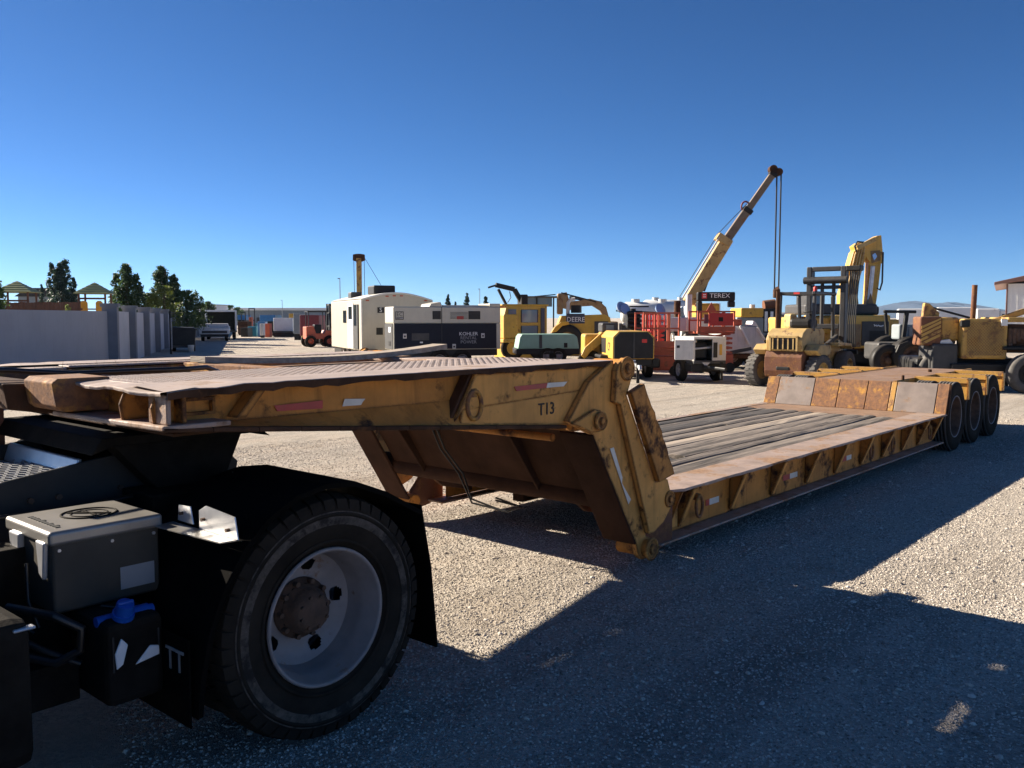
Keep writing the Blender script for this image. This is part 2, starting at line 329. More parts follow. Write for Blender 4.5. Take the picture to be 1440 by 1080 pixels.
# ================================================================ ground
def ground_material():
    m = bpy.data.materials.new('gravel_ground'); m.use_nodes = True; t = m.node_tree; N = t.nodes; L = t.links; b = N['Principled BSDF']
    b.inputs['Roughness'].default_value = .97; b.inputs['Specular IOR Level'].default_value = .05
    tc = N.new('ShaderNodeTexCoord'); P = tc.outputs['Object']
    def noise(s, d=5, r=.6):
        n = N.new('ShaderNodeTexNoise'); n.inputs['Scale'].default_value = s; n.inputs['Detail'].default_value = d; n.inputs['Roughness'].default_value = r
        L.new(P, n.inputs['Vector']); return n.outputs['Fac']
    def cr(f, stops):
        r = N.new('ShaderNodeValToRGB'); L.new(f, r.inputs[0]); e = r.color_ramp.elements
        while len(e) < len(stops): e.new(.5)
        for q, (p, c) in zip(e, stops): q.position = p; q.color = (*c, 1)
        return r.outputs[0]
    vo = N.new('ShaderNodeTexVoronoi'); vo.inputs['Scale'].default_value = 62; L.new(P, vo.inputs['Vector'])
    v2 = N.new('ShaderNodeTexVoronoi'); v2.inputs['Scale'].default_value = 150; L.new(P, v2.inputs['Vector'])
    sp = N.new('ShaderNodeSeparateColor'); L.new(vo.outputs['Color'], sp.inputs[0])
    stone = cr(sp.outputs[0], [(0, (.27, .24, .205)), (.3, (.42, .37, .31)), (.7, (.56, .495, .415)), (1, (.72, .645, .555))])
    patch = cr(noise(.35, 6), [(.3, (.46, .4, .335)), (.5, (.56, .49, .405)), (.72, (.62, .545, .455))])
    mx = N.new('ShaderNodeMix'); mx.data_type = 'RGBA'; mx.inputs[0].default_value = .5; L.new(stone, mx.inputs[6]); L.new(patch, mx.inputs[7])
    fines = N.new('ShaderNodeMapRange'); fines.inputs[1].default_value = .52; fines.inputs[2].default_value = .68; L.new(noise(.9, 7, .65), fines.inputs[0])
    m2 = N.new('ShaderNodeMix'); m2.data_type = 'RGBA'; L.new(fines.outputs[0], m2.inputs[0]); L.new(mx.outputs[2], m2.inputs[6]); m2.inputs[7].default_value = (.55, .47, .38, 1)
    a1 = N.new('ShaderNodeMath'); a1.operation = 'MULTIPLY_ADD'; L.new(vo.outputs['Distance'], a1.inputs[0]); a1.inputs[1].default_value = -1.0
    L.new(v2.outputs['Distance'], a1.inputs[2])
    bp = N.new('ShaderNodeBump'); bp.inputs['Strength'].default_value = .9; bp.inputs['Distance'].default_value = .012; L.new(a1.outputs[0], bp.inputs['Height'])
    mpt = N.new('ShaderNodeMapping'); mpt.inputs['Rotation'].default_value = (0, 0, R(-28)); mpt.inputs['Scale'].default_value = (.12, 2.2, 1); L.new(P, mpt.inputs[0])
    ntr = N.new('ShaderNodeTexNoise'); ntr.inputs['Scale'].default_value = 1.0; ntr.inputs['Detail'].default_value = 4; L.new(mpt.outputs[0], ntr.inputs['Vector'])
    trk = cr(ntr.outputs['Fac'], [(.33, (.74, .73, .72)), (.5, (1, 1, 1)), (.62, (1.0, .97, .94))])
    blot = cr(noise(1.7, 6, .7), [(.3, (.72, .71, .7)), (.46, (1, 1, 1)), (1, (1, 1, 1))])
    m3 = N.new('ShaderNodeMix'); m3.data_type = 'RGBA'; m3.blend_type = 'MULTIPLY'; m3.inputs[0].default_value = 1; L.new(m2.outputs[2], m3.inputs[6]); L.new(trk, m3.inputs[7])
    m4 = N.new('ShaderNodeMix'); m4.data_type = 'RGBA'; m4.blend_type = 'MULTIPLY'; m4.inputs[0].default_value = 1; L.new(m3.outputs[2], m4.inputs[6]); L.new(blot, m4.inputs[7])
    L.new(m4.outputs[2], b.inputs['Base Color'])
    b2 = N.new('ShaderNodeBump'); b2.inputs['Strength'].default_value = .5; b2.inputs['Distance'].default_value = .12; L.new(noise(2.2, 6), b2.inputs['Height'])
    L.new(b2.outputs[0], bp.inputs['Normal']); L.new(bp.outputs[0], b.inputs['Normal'])
    return m
def stone_material():
    m = bpy.data.materials.new('gravel_stone'); m.use_nodes = True; t = m.node_tree; N = t.nodes; L = t.links; b = N['Principled BSDF']
    b.inputs['Roughness'].default_value = .95; b.inputs['Specular IOR Level'].default_value = .03
    oi = N.new('ShaderNodeObjectInfo'); r = N.new('ShaderNodeValToRGB'); L.new(oi.outputs['Random'], r.inputs[0]); e = r.color_ramp.elements
    st = [(0, (.2, .175, .15)), (.25, (.38, .335, .28)), (.6, (.55, .485, .41)), (.9, (.66, .585, .495)), (1, (.72, .645, .555))]
    while len(e) < len(st): e.new(.5)
    for q, (p, c) in zip(e, st): q.position = p; q.color = (*c, 1)
    L.new(r.outputs[0], b.inputs['Base Color']); return m
gm = ground_material(); MATS['ground'] = gm; MATS['stone'] = stone_material()
g = MB(); S = 6000; g.add([(-S, -S, 0), (S, -S, 0), (S, S, 0), (-S, S, 0)], [(0, 1, 2, 3)])
g.build('ground', 'ground', kind='structure')
def gravel(name, poly, dens, smin, smax, label, seed):
    b = MB(); b.add([(x, y, .001) for x, y in poly], [tuple(range(len(poly)))]); o = b.build(name, 'stone', kind='stuff')
    o['label'] = label; o['category'] = 'gravel'
    ng = bpy.data.node_groups.new(name, 'GeometryNodeTree'); ng.interface.new_socket('Geometry', in_out='INPUT', socket_type='NodeSocketGeometry')
    ng.interface.new_socket('Geometry', in_out='OUTPUT', socket_type='NodeSocketGeometry'); N = ng.nodes; L = ng.links
    gi, go = N.new('NodeGroupInput'), N.new('NodeGroupOutput')
    d = N.new('GeometryNodeDistributePointsOnFaces'); d.inputs['Density'].default_value = dens; d.inputs['Seed'].default_value = seed
    L.new(gi.outputs[0], d.inputs['Mesh'])
    ic = N.new('GeometryNodeMeshIcoSphere'); ic.inputs['Radius'].default_value = 1; ic.inputs['Subdivisions'].default_value = 1
    sm = N.new('GeometryNodeSetMaterial'); sm.inputs['Material'].default_value = MATS['stone']; L.new(ic.outputs['Mesh'], sm.inputs['Geometry'])
    ins = N.new('GeometryNodeInstanceOnPoints'); L.new(d.outputs['Points'], ins.inputs['Points']); L.new(sm.outputs[0], ins.inputs['Instance'])
    rr = N.new('FunctionNodeRandomValue'); rr.data_type = 'FLOAT_VECTOR'; rr.inputs[0].default_value = (-.5, -.5, 0); rr.inputs[1].default_value = (.5, .5, 6.28)
    L.new(rr.outputs[0], ins.inputs['Rotation'])
    rs = N.new('FunctionNodeRandomValue'); rs.data_type = 'FLOAT_VECTOR'; rs.inputs[0].default_value = (smin, smin * .8, smin * .5); rs.inputs[1].default_value = (smax, smax * .85, smax * .6)
    rs.inputs['Seed'].default_value = 5; L.new(rs.outputs[0], ins.inputs['Scale']); L.new(ins.outputs[0], go.inputs[0])
    o.modifiers.new('scatter', 'NODES').node_group = ng
gravel('gravel', [(.4, .4), (9, -.6), (9, 2.0), (5.3, 6.8), (2.4, 5.6)], 2000, .003, .0105, 'loose pale crushed stone on the yard around the truck wheel', 1)
gravel('gravel', [(9, -.6), (16, 1), (19, 4), (13, 10), (6, 11), (5.3, 6.8), (9, 2.0)], 700, .004, .011, 'loose pale crushed stone farther along the trailer', 2)
gravel('gravel', [(.4, .4), (9, -.6), (19, 4), (13, 10), (2.4, 5.6)], 14, .011, .024, 'scattered larger loose stones on the gravel yard', 3)
# ================================================================ lowboy trailer (X runs along it, Y across)
TY0, TY1 = 3.3, 5.85; YC = (TY0 + TY1) / 2
TR = thing('lowboy_trailer', 'long rusty yellow lowboy trailer marked T13 coupled to the truck', 'trailer', (8.5, YC, 0), world=True)
def botz(x): return 1.37 - (x - 1.72) * (.23 / 2.6)
def foldz(x): return botz(x) + .012 + max(0, min(1, (x - 2.0) / 2.3)) * .19
def neck_side(sgn):
    Y = (lambda y: y) if sgn > 0 else (lambda y: TY0 + TY1 - y)
    b = MB(); xs = [1.735 + i * (4.36 - 1.735) / 16 for i in range(17)]
    for i in range(16):
        x0, x1 = xs[i], xs[i + 1]
        j0, j1 = .006 * math.sin(i * 1.7), .006 * math.sin((i + 1) * 1.7)
        for (ya, za0, za1), (yb, zb0, zb1) in (((3.44, 1.5, 1.5), (3.43 + 0, foldz(x0), foldz(x1))), ((3.43, foldz(x0), foldz(x1)), (3.335, botz(x0), botz(x1)))):
            b.add([(x0, Y(ya + j0), za0), (x0, Y(yb + j0 * .5), zb0), (x1, Y(yb + j1 * .5), zb1), (x1, Y(ya + j1), za1)], [(0, 1, 2, 3) if sgn > 0 else (3, 2, 1, 0)])
    b.build('side_web', 'trailer_paint', TR)
    b = MB()
    for x0, x1 in ((1.7, 4.3),):
        n = 12
        for i in range(n):
            a, c = x0 + (x1 - x0) * i / n, x0 + (x1 - x0) * (i + 1) / n
            ya, yb = sorted((Y(3.3), Y(3.56)))
            b.add([(a, ya, botz(a) - .022), (a, yb, botz(a) - .022), (c, yb, botz(c) - .022), (c, ya, botz(c) - .022), (a, ya, botz(a)), (a, yb, botz(a)), (c, yb, botz(c)), (c, ya, botz(c))],
                  [(0, 1, 2, 3), (7, 6, 5, 4), (0, 4, 5, 1), (1, 5, 6, 2), (2, 6, 7, 3), (3, 7, 4, 0)])
    b.build('bottom_flange', 'rust_dark', TR, fix=True)
    # top flange with a battered outer edge
    b = MB(); n = 44; top = []; low = []; rnd = random.Random(3)
    for i in range(n + 1):
        x = 1.72 + (4.78 - 1.72) * i / n; e = rnd.uniform(-.006, .006); dr = 0
        if x < 2.3: dr = -.014 * max(0, 1 - (x - 1.72) / .4) + .003 * math.sin(x * 25)
        y = 3.3 + e; top.append((x, Y(y), 1.524 + dr)); low.append((x, Y(y), 1.494 + dr + rnd.uniform(-.008, .006)))
    inn = [(p[0], Y(3.62), 1.524) for p in top]
    vs = top + low + inn; m = n + 1
    fs = [(i, i + 1, m + i + 1, m + i) for i in range(n)] + [(i + 1, i, 2 * m + i, 2 * m + i + 1) for i in range(n)]
    b.add(vs + [(p[0], Y(3.62), 1.494) for p in top], fs + [(m + i, m + i + 1, 3 * m + i + 1, 3 * m + i) for i in range(n)])
    b.build('top_flange', 'tread_plate', TR, fix=True)
    b = MB(); vs = [(p[0], p[1] - .0025 * sgn, p[2] - .003) for p in top] + [(p[0], p[1] - .0025 * sgn, p[2] - .002) for p in low]; b.add(vs, [(i, i + 1, m + i + 1, m + i) for i in range(n)]); b.build('flange_edge', 'rust_dark', TR)
neck_side(1); neck_side(-1)
def lug_plate(x0, x1, y0, y1, z, th=.012, cut=None):
    p = MB().box(x0, x1, y0, y1, z - th, z).build('tread_plate', 'tread_plate', TR)
    b = MB(); nx, ny = int((x1 - x0) / .028), int((y1 - y0) / .028)
    for i in range(nx):
        for j in range(ny):
            cx, cy = x0 + .016 + i * .028, y0 + .016 + j * .028; a = R(45) if (i + j) % 2 else R(-45)
            dx, dy = math.cos(a) * .0115, math.sin(a) * .0115; wx, wy = -math.sin(a) * .0042, math.cos(a) * .0042
            h = .0017
            b.add([(cx - dx, cy - dy, z), (cx + wx, cy + wy, z), (cx + dx, cy + dy, z), (cx - wx, cy - wy, z), (cx - dx * .4, cy - dy * .4, z + h), (cx + dx * .4, cy + dy * .4, z + h)],
                  [(0, 3, 5, 4), (3, 2, 5), (1, 4, 5, 2), (0, 4, 1)])
    b.build('tread_lugs', 'tread_plate', p, kind='stuff')
lug_plate(1.8, 4.74, 3.64, 4.28, 1.520)
lug_plate(2.2, 4.74, 5.37, 5.54, 1.520)
MB().box(2.98, 4.74, 4.3, 5.35, 1.44, 1.468).build('centre_plate', 'rust_plate', TR)
MB().box(1.62, 2.19, 5.37, 5.6, 1.485, 1.512).build('front_plate', 'tread_plate', TR)
MB().prism([(1.7, 1.5), (4.7, 1.5), (4.7, 1.3), (1.7, 1.38)], 'y', 5.352, 5.37).build('channel_wall', 'rust_yellow', TR)
MB().prism([(1.8, 1.5), (4.7, 1.5), (4.7, 1.3), (1.8, 1.38)], 'y', 4.262, 4.28).build('channel_wall', 'rust_yellow', TR)
MB().box(2.9, 2.94, 4.3, 5.34, 1.32, 1.515).box(2.94, 3.02, 4.3, 5.34, 1.49, 1.515).build('channel_end', 'rust_yellow', TR)
# front of the neck: recessed face, stiffeners, buckled top lip, bottom flange, nose and buffer box
MB().box(1.83, 1.85, 3.44, 4.26, 1.372, 1.5).build('front_web', 'trailer_paint', TR)
MB().prism([(1.70, 3.3), (2.0, 3.3), (2.0, 4.25), (1.66, 4.25)], 'z', 1.352, 1.374).build('front_flange', 'rust_plate', TR)
for yy, x in ((3.40, 1.715), (3.64, 1.70)):
    MB().prism([(x, 1.372), (x - .01, 1.44), (x + .015, 1.5), (1.83, 1.5), (1.83, 1.372)], 'y', yy, yy + .018).build('stiffener', 'trailer_paint', TR)
b = MB(); rnd = random.Random(5); pr = []
for i in range(17):
    y = 3.3 + .97 * i / 16; x = 1.69 + .010 * math.sin(i * 1.1) - .015 * (i > 11); z = 1.502 + .006 * math.sin(i * .9 + 2.2) + .012 * i / 16
    pr.append((x, y, z + rnd.uniform(-.003, .003)))
vs = pr + [(p[0] + .005, p[1], p[2] - .014) for p in pr] + [(1.86, p[1], 1.5225) for p in pr]
b.add(vs, [(i, i + 1, 17 + i + 1, 17 + i) for i in range(16)] + [(i + 1, i, 34 + i, 34 + i + 1) for i in range(16)]); b.build('buckled_lip', 'tread_plate', TR, fix=True)
MB().prism([(1.722, 1.375), (1.722, 1.495), (1.742, 1.495), (1.742, 1.375)], 'y', 3.31, 3.46).build('corner_plate', 'rust_plate', TR)
b = MB(); b.box(1.84, 1.99, 3.405, 3.43, 1.395, 1.408); b.box(1.84, 1.99, 3.405, 3.43, 1.455, 1.468); b.box(1.84, 1.853, 3.405, 3.43, 1.408, 1.455); b.box(1.977, 1.99, 3.405, 3.43, 1.408, 1.455); b.build('pocket_frame', 'trailer_paint', TR, kind='stuff')
MB().prism([(2.05, 1.375), (2.10, 1.375), (2.20, 1.49), (2.15, 1.49)], 'y', 3.34, 3.425).build('diagonal_strut', 'trailer_paint', TR)
MB().prism([(1.80, 1.372), (1.82, 1.372), (1.82, 1.495), (1.80, 1.495)], 'y', 3.33, 3.425).build('stiffener', 'trailer_paint', TR)
MB().prism([(1.60, 1.41), (1.585, 1.515), (1.61, 1.533), (1.84, 1.533), (1.84, 1.38), (1.63, 1.385)], 'y', 4.05, 4.37).build('buffer_box', 'rust_yellow', TR)
MB().prism([(1.5, 1.50), (1.52, 1.38), (1.75, 1.34), (1.75, 1.49)], 'y', 4.38, 5.34).build('neck_nose', 'rust_dark', TR)
MB().box(1.9, 3.3, 3.6, 5.55, 1.285, 1.30).box(1.9, 3.3, 4.28, 4.3, 1.3, 1.45).build('coupler_plate', 'rust_dark', TR)
MB().tube([(1.35, 4.5, 1.56), (1.6, 4.62, 1.55), (1.9, 4.6, 1.52), (2.2, 4.42, 1.53), (2.35, 4.3, 1.535), (2.5, 4.36, 1.535), (2.8, 4.62, 1.46)], .014).build('air_hose', 'rubber_hose', TR)
MB().tube([(1.2, 4.75, 1.56), (1.6, 4.8, 1.55), (2.0, 4.72, 1.50), (2.5, 4.75, 1.44), (2.9, 4.8, 1.42)], .012).build('air_hose', 'rubber_hose', TR)
# raised plate and box work towards the rear of the neck
for sgn in (1, -1):
    Yf = (lambda y: y) if sgn > 0 else (lambda y: TY0 + TY1 - y)
    def P(b, pts, y0, y1): ya, yb = sorted((Yf(y0), Yf(y1))); return b.prism(pts, 'y', ya, yb)
    P(MB(), [(3.52, 1.492), (3.36, 1.24), (3.42, 1.30), (4.62, 1.345), (4.70, 1.492)], 3.335, 3.36).build('upper_panel', 'trailer_ochre', TR)
    P(MB(), [(3.36, 1.24), (3.345, 1.26), (3.50, 1.492), (3.525, 1.492)], 3.36, 3.43).build('panel_edge', 'rust_dark', TR)
    P(MB(), [(3.42, 1.31), (3.40, 1.222), (4.36, 1.136), (4.62, 1.12), (4.62, 1.352)], 3.338, 3.352).build('marking_panel', 'trailer_ochre_plain', TR)
    arm = P(MB(), [(4.30, 1.165), (4.36, 1.135), (4.558, 1.056), (5.072, .252), (5.10, .16), (5.151, .125), (5.25, .12), (5.30, .18), (5.295, .24), (5.196, .285), (4.818, 1.235), (4.79, 1.5), (4.76, 1.522), (4.515, 1.40)], 3.29, 3.334).build('swing_arm', 'trailer_ochre', TR)
    a0, a1 = Vector((4.555, 0, 1.06)), Vector((5.072, 0, .25)); d = (a1 - a0).normalized(); nrm = Vector((-d.z, 0, d.x)) * .012
    P(MB(), [((a0 - nrm).x, (a0 - nrm).z), ((a1 - nrm).x, (a1 - nrm).z), ((a1 + nrm).x, (a1 + nrm).z), ((a0 + nrm).x, (a0 + nrm).z)], 3.292, 3.56).build('arm_flange', 'deep_rust', TR)
    P(MB(), [(4.30, 1.15), (4.54, 1.222), (4.60, 1.215), (4.64, 1.15), (4.60, 1.075), (4.50, 1.078), (4.40, 1.12)], 3.262, 3.288).build('pin_bracket', 'trailer_ochre', TR)
    st = P(MB(), [(4.735, 1.255), (4.80, 1.235), (5.165, .311), (5.218, .308), (5.351, .357), (5.459, .457), (5.47, .52), (5.442, .563), (5.40, .66), (5.36, .672), (5.236, .665), (4.872, 1.29), (4.918, 1.382), (4.935, 1.45), (4.91, 1.51), (4.85, 1.54), (4.78, 1.51), (4.75, 1.46)], 3.245, 3.286).build('link_plate', 'trailer_ochre', TR)
    rnd = random.Random(9)
    fl = [(4.856, 1.315), (5.014, 1.363)] + [(5.014 + (5.416 - 5.014) * k / 14 + rnd.uniform(-.009, .009) + .02 * math.sin(k / 14 * 3.1), 1.345 + (.701 - 1.345) * k / 14) for k in range(1, 14)] + [(5.416, .701), (5.22, .669)]
    P(MB(), fl, 3.20, 3.243).build('flap_plate', 'trailer_paint', TR)
    for (x, z, r) in ((4.865, 1.467, .062), (4.575, 1.147, .045), (5.42, .516, .045), (5.19, .20, .062)):
        b = MB(); y0, y1 = sorted((Yf(3.235), Yf(3.5)))
        b.cyl((x, y0, z), (x, y1, z), r, n=20)
        yq = Yf(3.222) if sgn > 0 else Yf(3.222); b.cyl((x, Yf(3.235), z), (x, yq, z), r * .62, r * .5, n=12); b.build('pivot_pin', 'trailer_paint', TR, fix=True)
        b = MB(); b.ring((x, Yf(3.24), z), r * 1.15, r * 1.15, .012); b.build('pin_collar', 'trailer_ochre', TR)
    P(MB(), [(5.50, .53), (5.64, .52), (5.64, .17), (5.42, .115), (5.25, .105), (5.19, .2), (5.33, .34)], 3.345, 3.39).build('hinge_plate', 'rust_red', TR)
# cross members at the rear of the neck
for y0, y1 in ((3.57, 5.58),):
    MB().prism([(4.55, 1.14), (4.62, 1.14), (4.98, .57), (4.92, .57)], 'y', y0, y1).build('bulkhead_plate', 'deep_rust', TR)
    MB().cyl((4.97, y0 - .2, .57), (4.97, y1 + .2, .57), .085, n=20).build('cross_tube', 'deep_rust', TR)
    MB().box(4.42, 4.56, 3.345, 5.805, 1.085, 1.3).build('cross_beam', 'trailer_paint', TR)
    MB().cyl((4.5, y0, 1.02), (4.5, y1, 1.02), .025).build('sunlit_strip_bar', 'trailer_paint', TR)  # bar kept as stand-in for the sunlit strip under the neck
    for k, yy in enumerate((4.0, 5.2)):
        MB().prism([(4.46, 1.12), (4.56, 1.12), (4.93, .60), (4.88, .56)], 'y', yy, yy + .02).build('bulkhead_rib', 'deep_rust', TR)
for yy in (3.8, 5.3): MB().prism([(5.0, .52), (5.55, .48), (5.55, .3), (5.2, .38)], 'y', yy, yy + .04).build('hinge_rib', 'rust_dark', TR)
b = MB()
for k in range(2):
    q = .05 * k; b.tube([(4.62, 4.85 + q, 1.08), (4.72, 4.8 + q, .8), (4.84, 4.72 + q, .6), (4.83, 4.62, .42 - .03 * k), (4.88, 4.35 - q, .36), (4.93, 4.2, .40), (4.88, 4.42, .45 - .02 * k)], .008)
b.build('hydraulic_hose', 'rubber_hose', TR)
MB().box(4.44, 4.76, 3.62, 5.53, 1.47, 1.5).build('rear_plate', 'rust_plate', TR)
# markings and lashing rings
def dec(name, pts, y, m):
    b = MB(); b.prism(pts, 'y', y - .0025, y); return b.build(name, m, TR)
dec('reflector_tape', [(2.292, 1.405), (2.307, 1.378), (2.558, 1.372), (2.559, 1.41)], 3.425, 'reflector_red')
dec('reflector_tape', [(2.69, 1.408), (2.817, 1.40), (2.80, 1.385), (2.79, 1.371), (2.675, 1.373)], 3.425, 'reflector_white')
dec('reflector_tape', [(3.836, 1.405), (3.857, 1.378), (4.13, 1.381), (4.141, 1.41)], 3.331, 'reflector_red')
dec('reflector_tape', [(4.142, 1.41), (4.131, 1.381), (4.299, 1.38), (4.336, 1.407)], 3.331, 'reflector_white')
dec('reflector_tape', [(4.737, .949), (4.78, .952), (4.885, .74), (4.88, .70), (4.99, .575), (4.96, .545)], 3.286, 'reflector_white')
text('fleet_number', 'T13', TR, (4.14, 3.335, 1.25), (R(90), 0, 0), .105, 'letter_black', .95)
def dring(x, y, z, rx=.06, rz=.085):
    b = MB(); b.ring((x, y - .02, z - rz * .8), rx, rz, .014, n=16); b.box(x - .025, x + .025, y - .02, y + .05, z - .02, z + .03); b.build('lashing_ring', 'rust_yellow', TR)
dring(3.505, 3.35, 1.385, .055, .078)
# deck
D0, D1 = 5.62, 12.5
for sgn in (1, -1):
    Yf = (lambda y: y) if sgn > 0 else (lambda y: TY0 + TY1 - y)
    def BX(b, x0, x1, y0, y1, z0, z1): return b.box(x0, x1, Yf(y0), Yf(y1), z0, z1)
    BX(MB(), 5.6, 12.42, 3.46, 3.475, .17, .515).build('rail_web', 'trailer_paint', TR)
    BX(MB(), 5.45, 12.48, 3.325, 3.58, .15, .168).build('rail_bottom_flange', 'rust_plate', TR)
    b = MB(); rnd = random.Random(4); n = 60; o = []
    for i in range(n + 1): o.append((D0 + (D1 - D0) * i / n, 3.3 + rnd.uniform(-.004, .004) + (.05 if i == 0 else 0)))
    vs = [(x, Yf(y), .538) for x, y in o] + [(x, Yf(y), .517 + rnd.uniform(-.004, .003)) for x, y in o] + [(x, Yf(3.66 if sgn > 0 else 3.40), .538) for x, y in o] + [(x, Yf(3.66 if sgn > 0 else 3.40), .517) for x, y in o]; m = n + 1
    b.add(vs, [(i, i + 1, m + i + 1, m + i) for i in range(n)] + [(i, i + 1, 2 * m + i + 1, 2 * m + i) for i in range(n)] + [(m + i, m + i + 1, 3 * m + i + 1, 3 * m + i) for i in range(n)])
    b.build('deck_edge_plate', 'rust_plate', TR, fix=True)
    MB().prism([(Yf(3.31), .515), (Yf(3.458), .515), (Yf(3.458), .2), (Yf(3.44), .2)], 'x', 0, .02).mesh('gusset', 'trailer_paint')
    gme = bpy.data.meshes['gusset'] if sgn > 0 else bpy.data.meshes['gusset.001']
    for x in (5.72, 5.9, 6.74, 7.53, 8.3, 9.03, 9.77, 10.45, 11.15, 11.76, 12.33): link('gusset', gme, TR, Vector((x, 0, 0)) - OFF[TR.name] + Vector((0, 0, 0)))
    hf = MB().prism([(Yf(3.305), .515), (Yf(3.325), .515), (Yf(3.452), .2), (Yf(3.432), .2)], 'x', -.022, .042).mesh('gusset_edge', 'trailer_ochre')
    for x in (5.9, 6.74, 7.53, 8.3, 9.03, 9.77, 10.45, 11.15, 11.76, 12.33): link('gusset_edge', hf, TR, Vector((x, 0, 0)) - OFF[TR.name])
    gf = MB().box(-.03, .03, min(Yf(3.43), Yf(3.458)), max(Yf(3.43), Yf(3.458)), .19, .514).mesh('gusset_flange', 'trailer_paint')
    for x in (6.74, 7.53, 8.3, 9.03, 9.77, 10.45, 11.15, 11.76): link('post_plate', gf, TR, Vector((x + .04, 0, 0)) - OFF[TR.name])
for x in (6.152, 10.01, 10.72, 12.15): dring(x, 3.43, .39, .05, .085)
for x0, x1, m in ((6.34, 6.4, 'reflector_red'), (6.4, 6.56, 'reflector_white'), (7.80, 7.95, 'reflector_red'), (7.95, 8.12, 'reflector_white'), (9.25, 9.38, 'reflector_red'), (9.38, 9.52, 'reflector_white')):
    dec('reflector_tape', [(x0, .285), (x1, .285), (x1, .335), (x0, .335)], 3.4585, m)
dec('lift_hook', [(5.78, .42), (5.82, .42), (5.83, .39), (5.81, .37), (5.79, .38), (5.80, .385), (5.815, .395), (5.81, .41), (5.78, .41)], 3.45, 'rust_dark')
MB().box(5.74, 5.88, 3.44, 3.458, .2, .51).build('end_plate', 'trailer_ochre', TR)
# loose plank boards of the deck
rnd = random.Random(12); y = 3.675; k = 0
while y < 5.7:
    wd = rnd.choice((.15, .19, .22, .25)); 
    if y + wd > 5.745: wd = 5.745 - y
    if wd < .06: break
    segs = [(5.66, 11.68)] if rnd.random() < .4 else (lambda s: [(5.66, s), (s + .02, 11.68)])(rnd.uniform(7, 10.5))
    if y < 4.16 < y + wd: segs = [(5.66, 6.99), (7.13, 11.68)]
    pale = ('old_plank', 'old_plank', 'old_plank_dark', 'old_plank_dark', 'old_plank_pale', 'old_plank_dark', 'old_plank', 'old_plank_dark', 'old_plank', 'old_plank_dark', 'old_plank_pale', 'old_plank', 'old_plank_dark')[k % 13]
    for x0, x1 in segs:
        n = max(4, int((x1 - x0) / .28)); b = MB(); vs = []; zb = rnd.uniform(-.012, .006)
        e0 = rnd.uniform(0, .02)
        for i in range(n + 1):
            x = x0 + (x1 - x0) * i / n; ja, jb = max(0, rnd.gauss(.002, .004)), max(0, rnd.gauss(.002, .004)); dz = rnd.gauss(0, .0015) + zb
            vs += [(x, y + ja, .47), (x, y + ja, .524 + dz), (x, y + wd * .3, .534 + dz + rnd.gauss(0, .0015)), (x, y + wd * .7, .534 + dz + rnd.gauss(0, .0015)), (x, y + wd - jb, .524 + dz), (x, y + wd - jb, .47)]
        fs = [(i * 6 + q, i * 6 + q + 1, (i + 1) * 6 + q + 1, (i + 1) * 6 + q) for i in range(n) for q in range(5)]
        b.add(vs, fs + [(5, 4, 3, 2, 1, 0), tuple(n * 6 + q for q in range(6))]); b.build('plank', pale if rnd.random() < .75 else 'old_plank', TR, fix=True)
    y += wd + rnd.uniform(.002, .012); k += 1
MB().box(11.7, 12.44, 3.662, 5.748, .505, .533).build('rear_deck_plate', 'rust_brown', TR)
MB().box(5.56, 5.645, 3.4, 5.75, .44, .52).build('front_deck_beam', 'rust_red', TR)
for yy in (4.02, 5.02): MB().box(5.9, 12.6, yy, yy + .12, .17, .465).build('centre_beam', 'rust_dark', TR)
for x in [6 + .75 * i for i in range(9)]: MB().box(x, x + .07, 3.48, 5.67, .38, .468).build('cross_member', 'rust_dark', TR)
# rear bogie: sloped front panels, centre deck, beams, wheels
pan = [(5.85, 5.66, 'rust_yellow'), (5.66, 5.12, 'grey_steel_worn'), (5.12, 4.76, 'rust_yellow'), (4.76, 4.36, 'rust_yellow'), (4.36, 4.05, 'rust_yellow'), (4.05, 3.97, 'trailer_paint_bright'), (3.97, 3.45, 'grey_steel_worn'), (3.45, 3.30, 'rust_yellow')]
for ya, yb, m in pan:
    MB().prism([(12.43, .535), (12.60, .925), (12.64, .925), (12.47, .535)], 'y', yb + .004, ya - .004).build('slope_panel', m, TR)
MB().prism([(12.475, .5), (12.645, .92), (12.72, .92), (12.72, .2), (12.475, .2)], 'y', 3.86, 5.29).build('bogie_front', 'rust_dark', TR)
MB().prism([(12.46, .53), (12.60, .92), (12.64, .92), (12.50, .53)], 'y', 3.285, 3.30).build('slope_end', 'rust_dark', TR)
MB().box(12.645, 16.35, 4.05, 5.10, .90, .928).build('bogie_deck', 'rust_brown', TR)
for yy in (4.02, 5.10): MB().box(12.65, 16.3, yy, yy + .03, .5, .935).build('bogie_rail', 'trailer_paint_bright', TR)
MB().box(12.7, 16.2, 4.1, 5.05, .45, .55).build('bogie_frame', 'rust_dark', TR)
for x in (13.47, 14.47, 15.5):
    for sgn in (1, -1):
        Yf = (lambda y: y) if sgn > 0 else (lambda y: TY0 + TY1 - y)
        b = MB(); b.box(x, x + .09, Yf(3.31), Yf(4.02), .88, .955); b.build('cross_arm', 'trailer_paint_bright', TR)
        b = MB(); b.prism([(Yf(3.315), .88), (Yf(3.82), .88), (Yf(3.75), .72), (Yf(3.38), .65), (Yf(3.315), .65)], 'x', x + .03, x + .05); b.build('guard_plate', 'trailer_paint_bright', TR)
        b = MB(); b.prism([(x - .02, .94), (x + .1, .94), (x + .07, .655), (x + .03, .655)], 'y', Yf(3.292), Yf(3.306)); b.build('guard_bracket', 'trailer_paint_bright', TR)
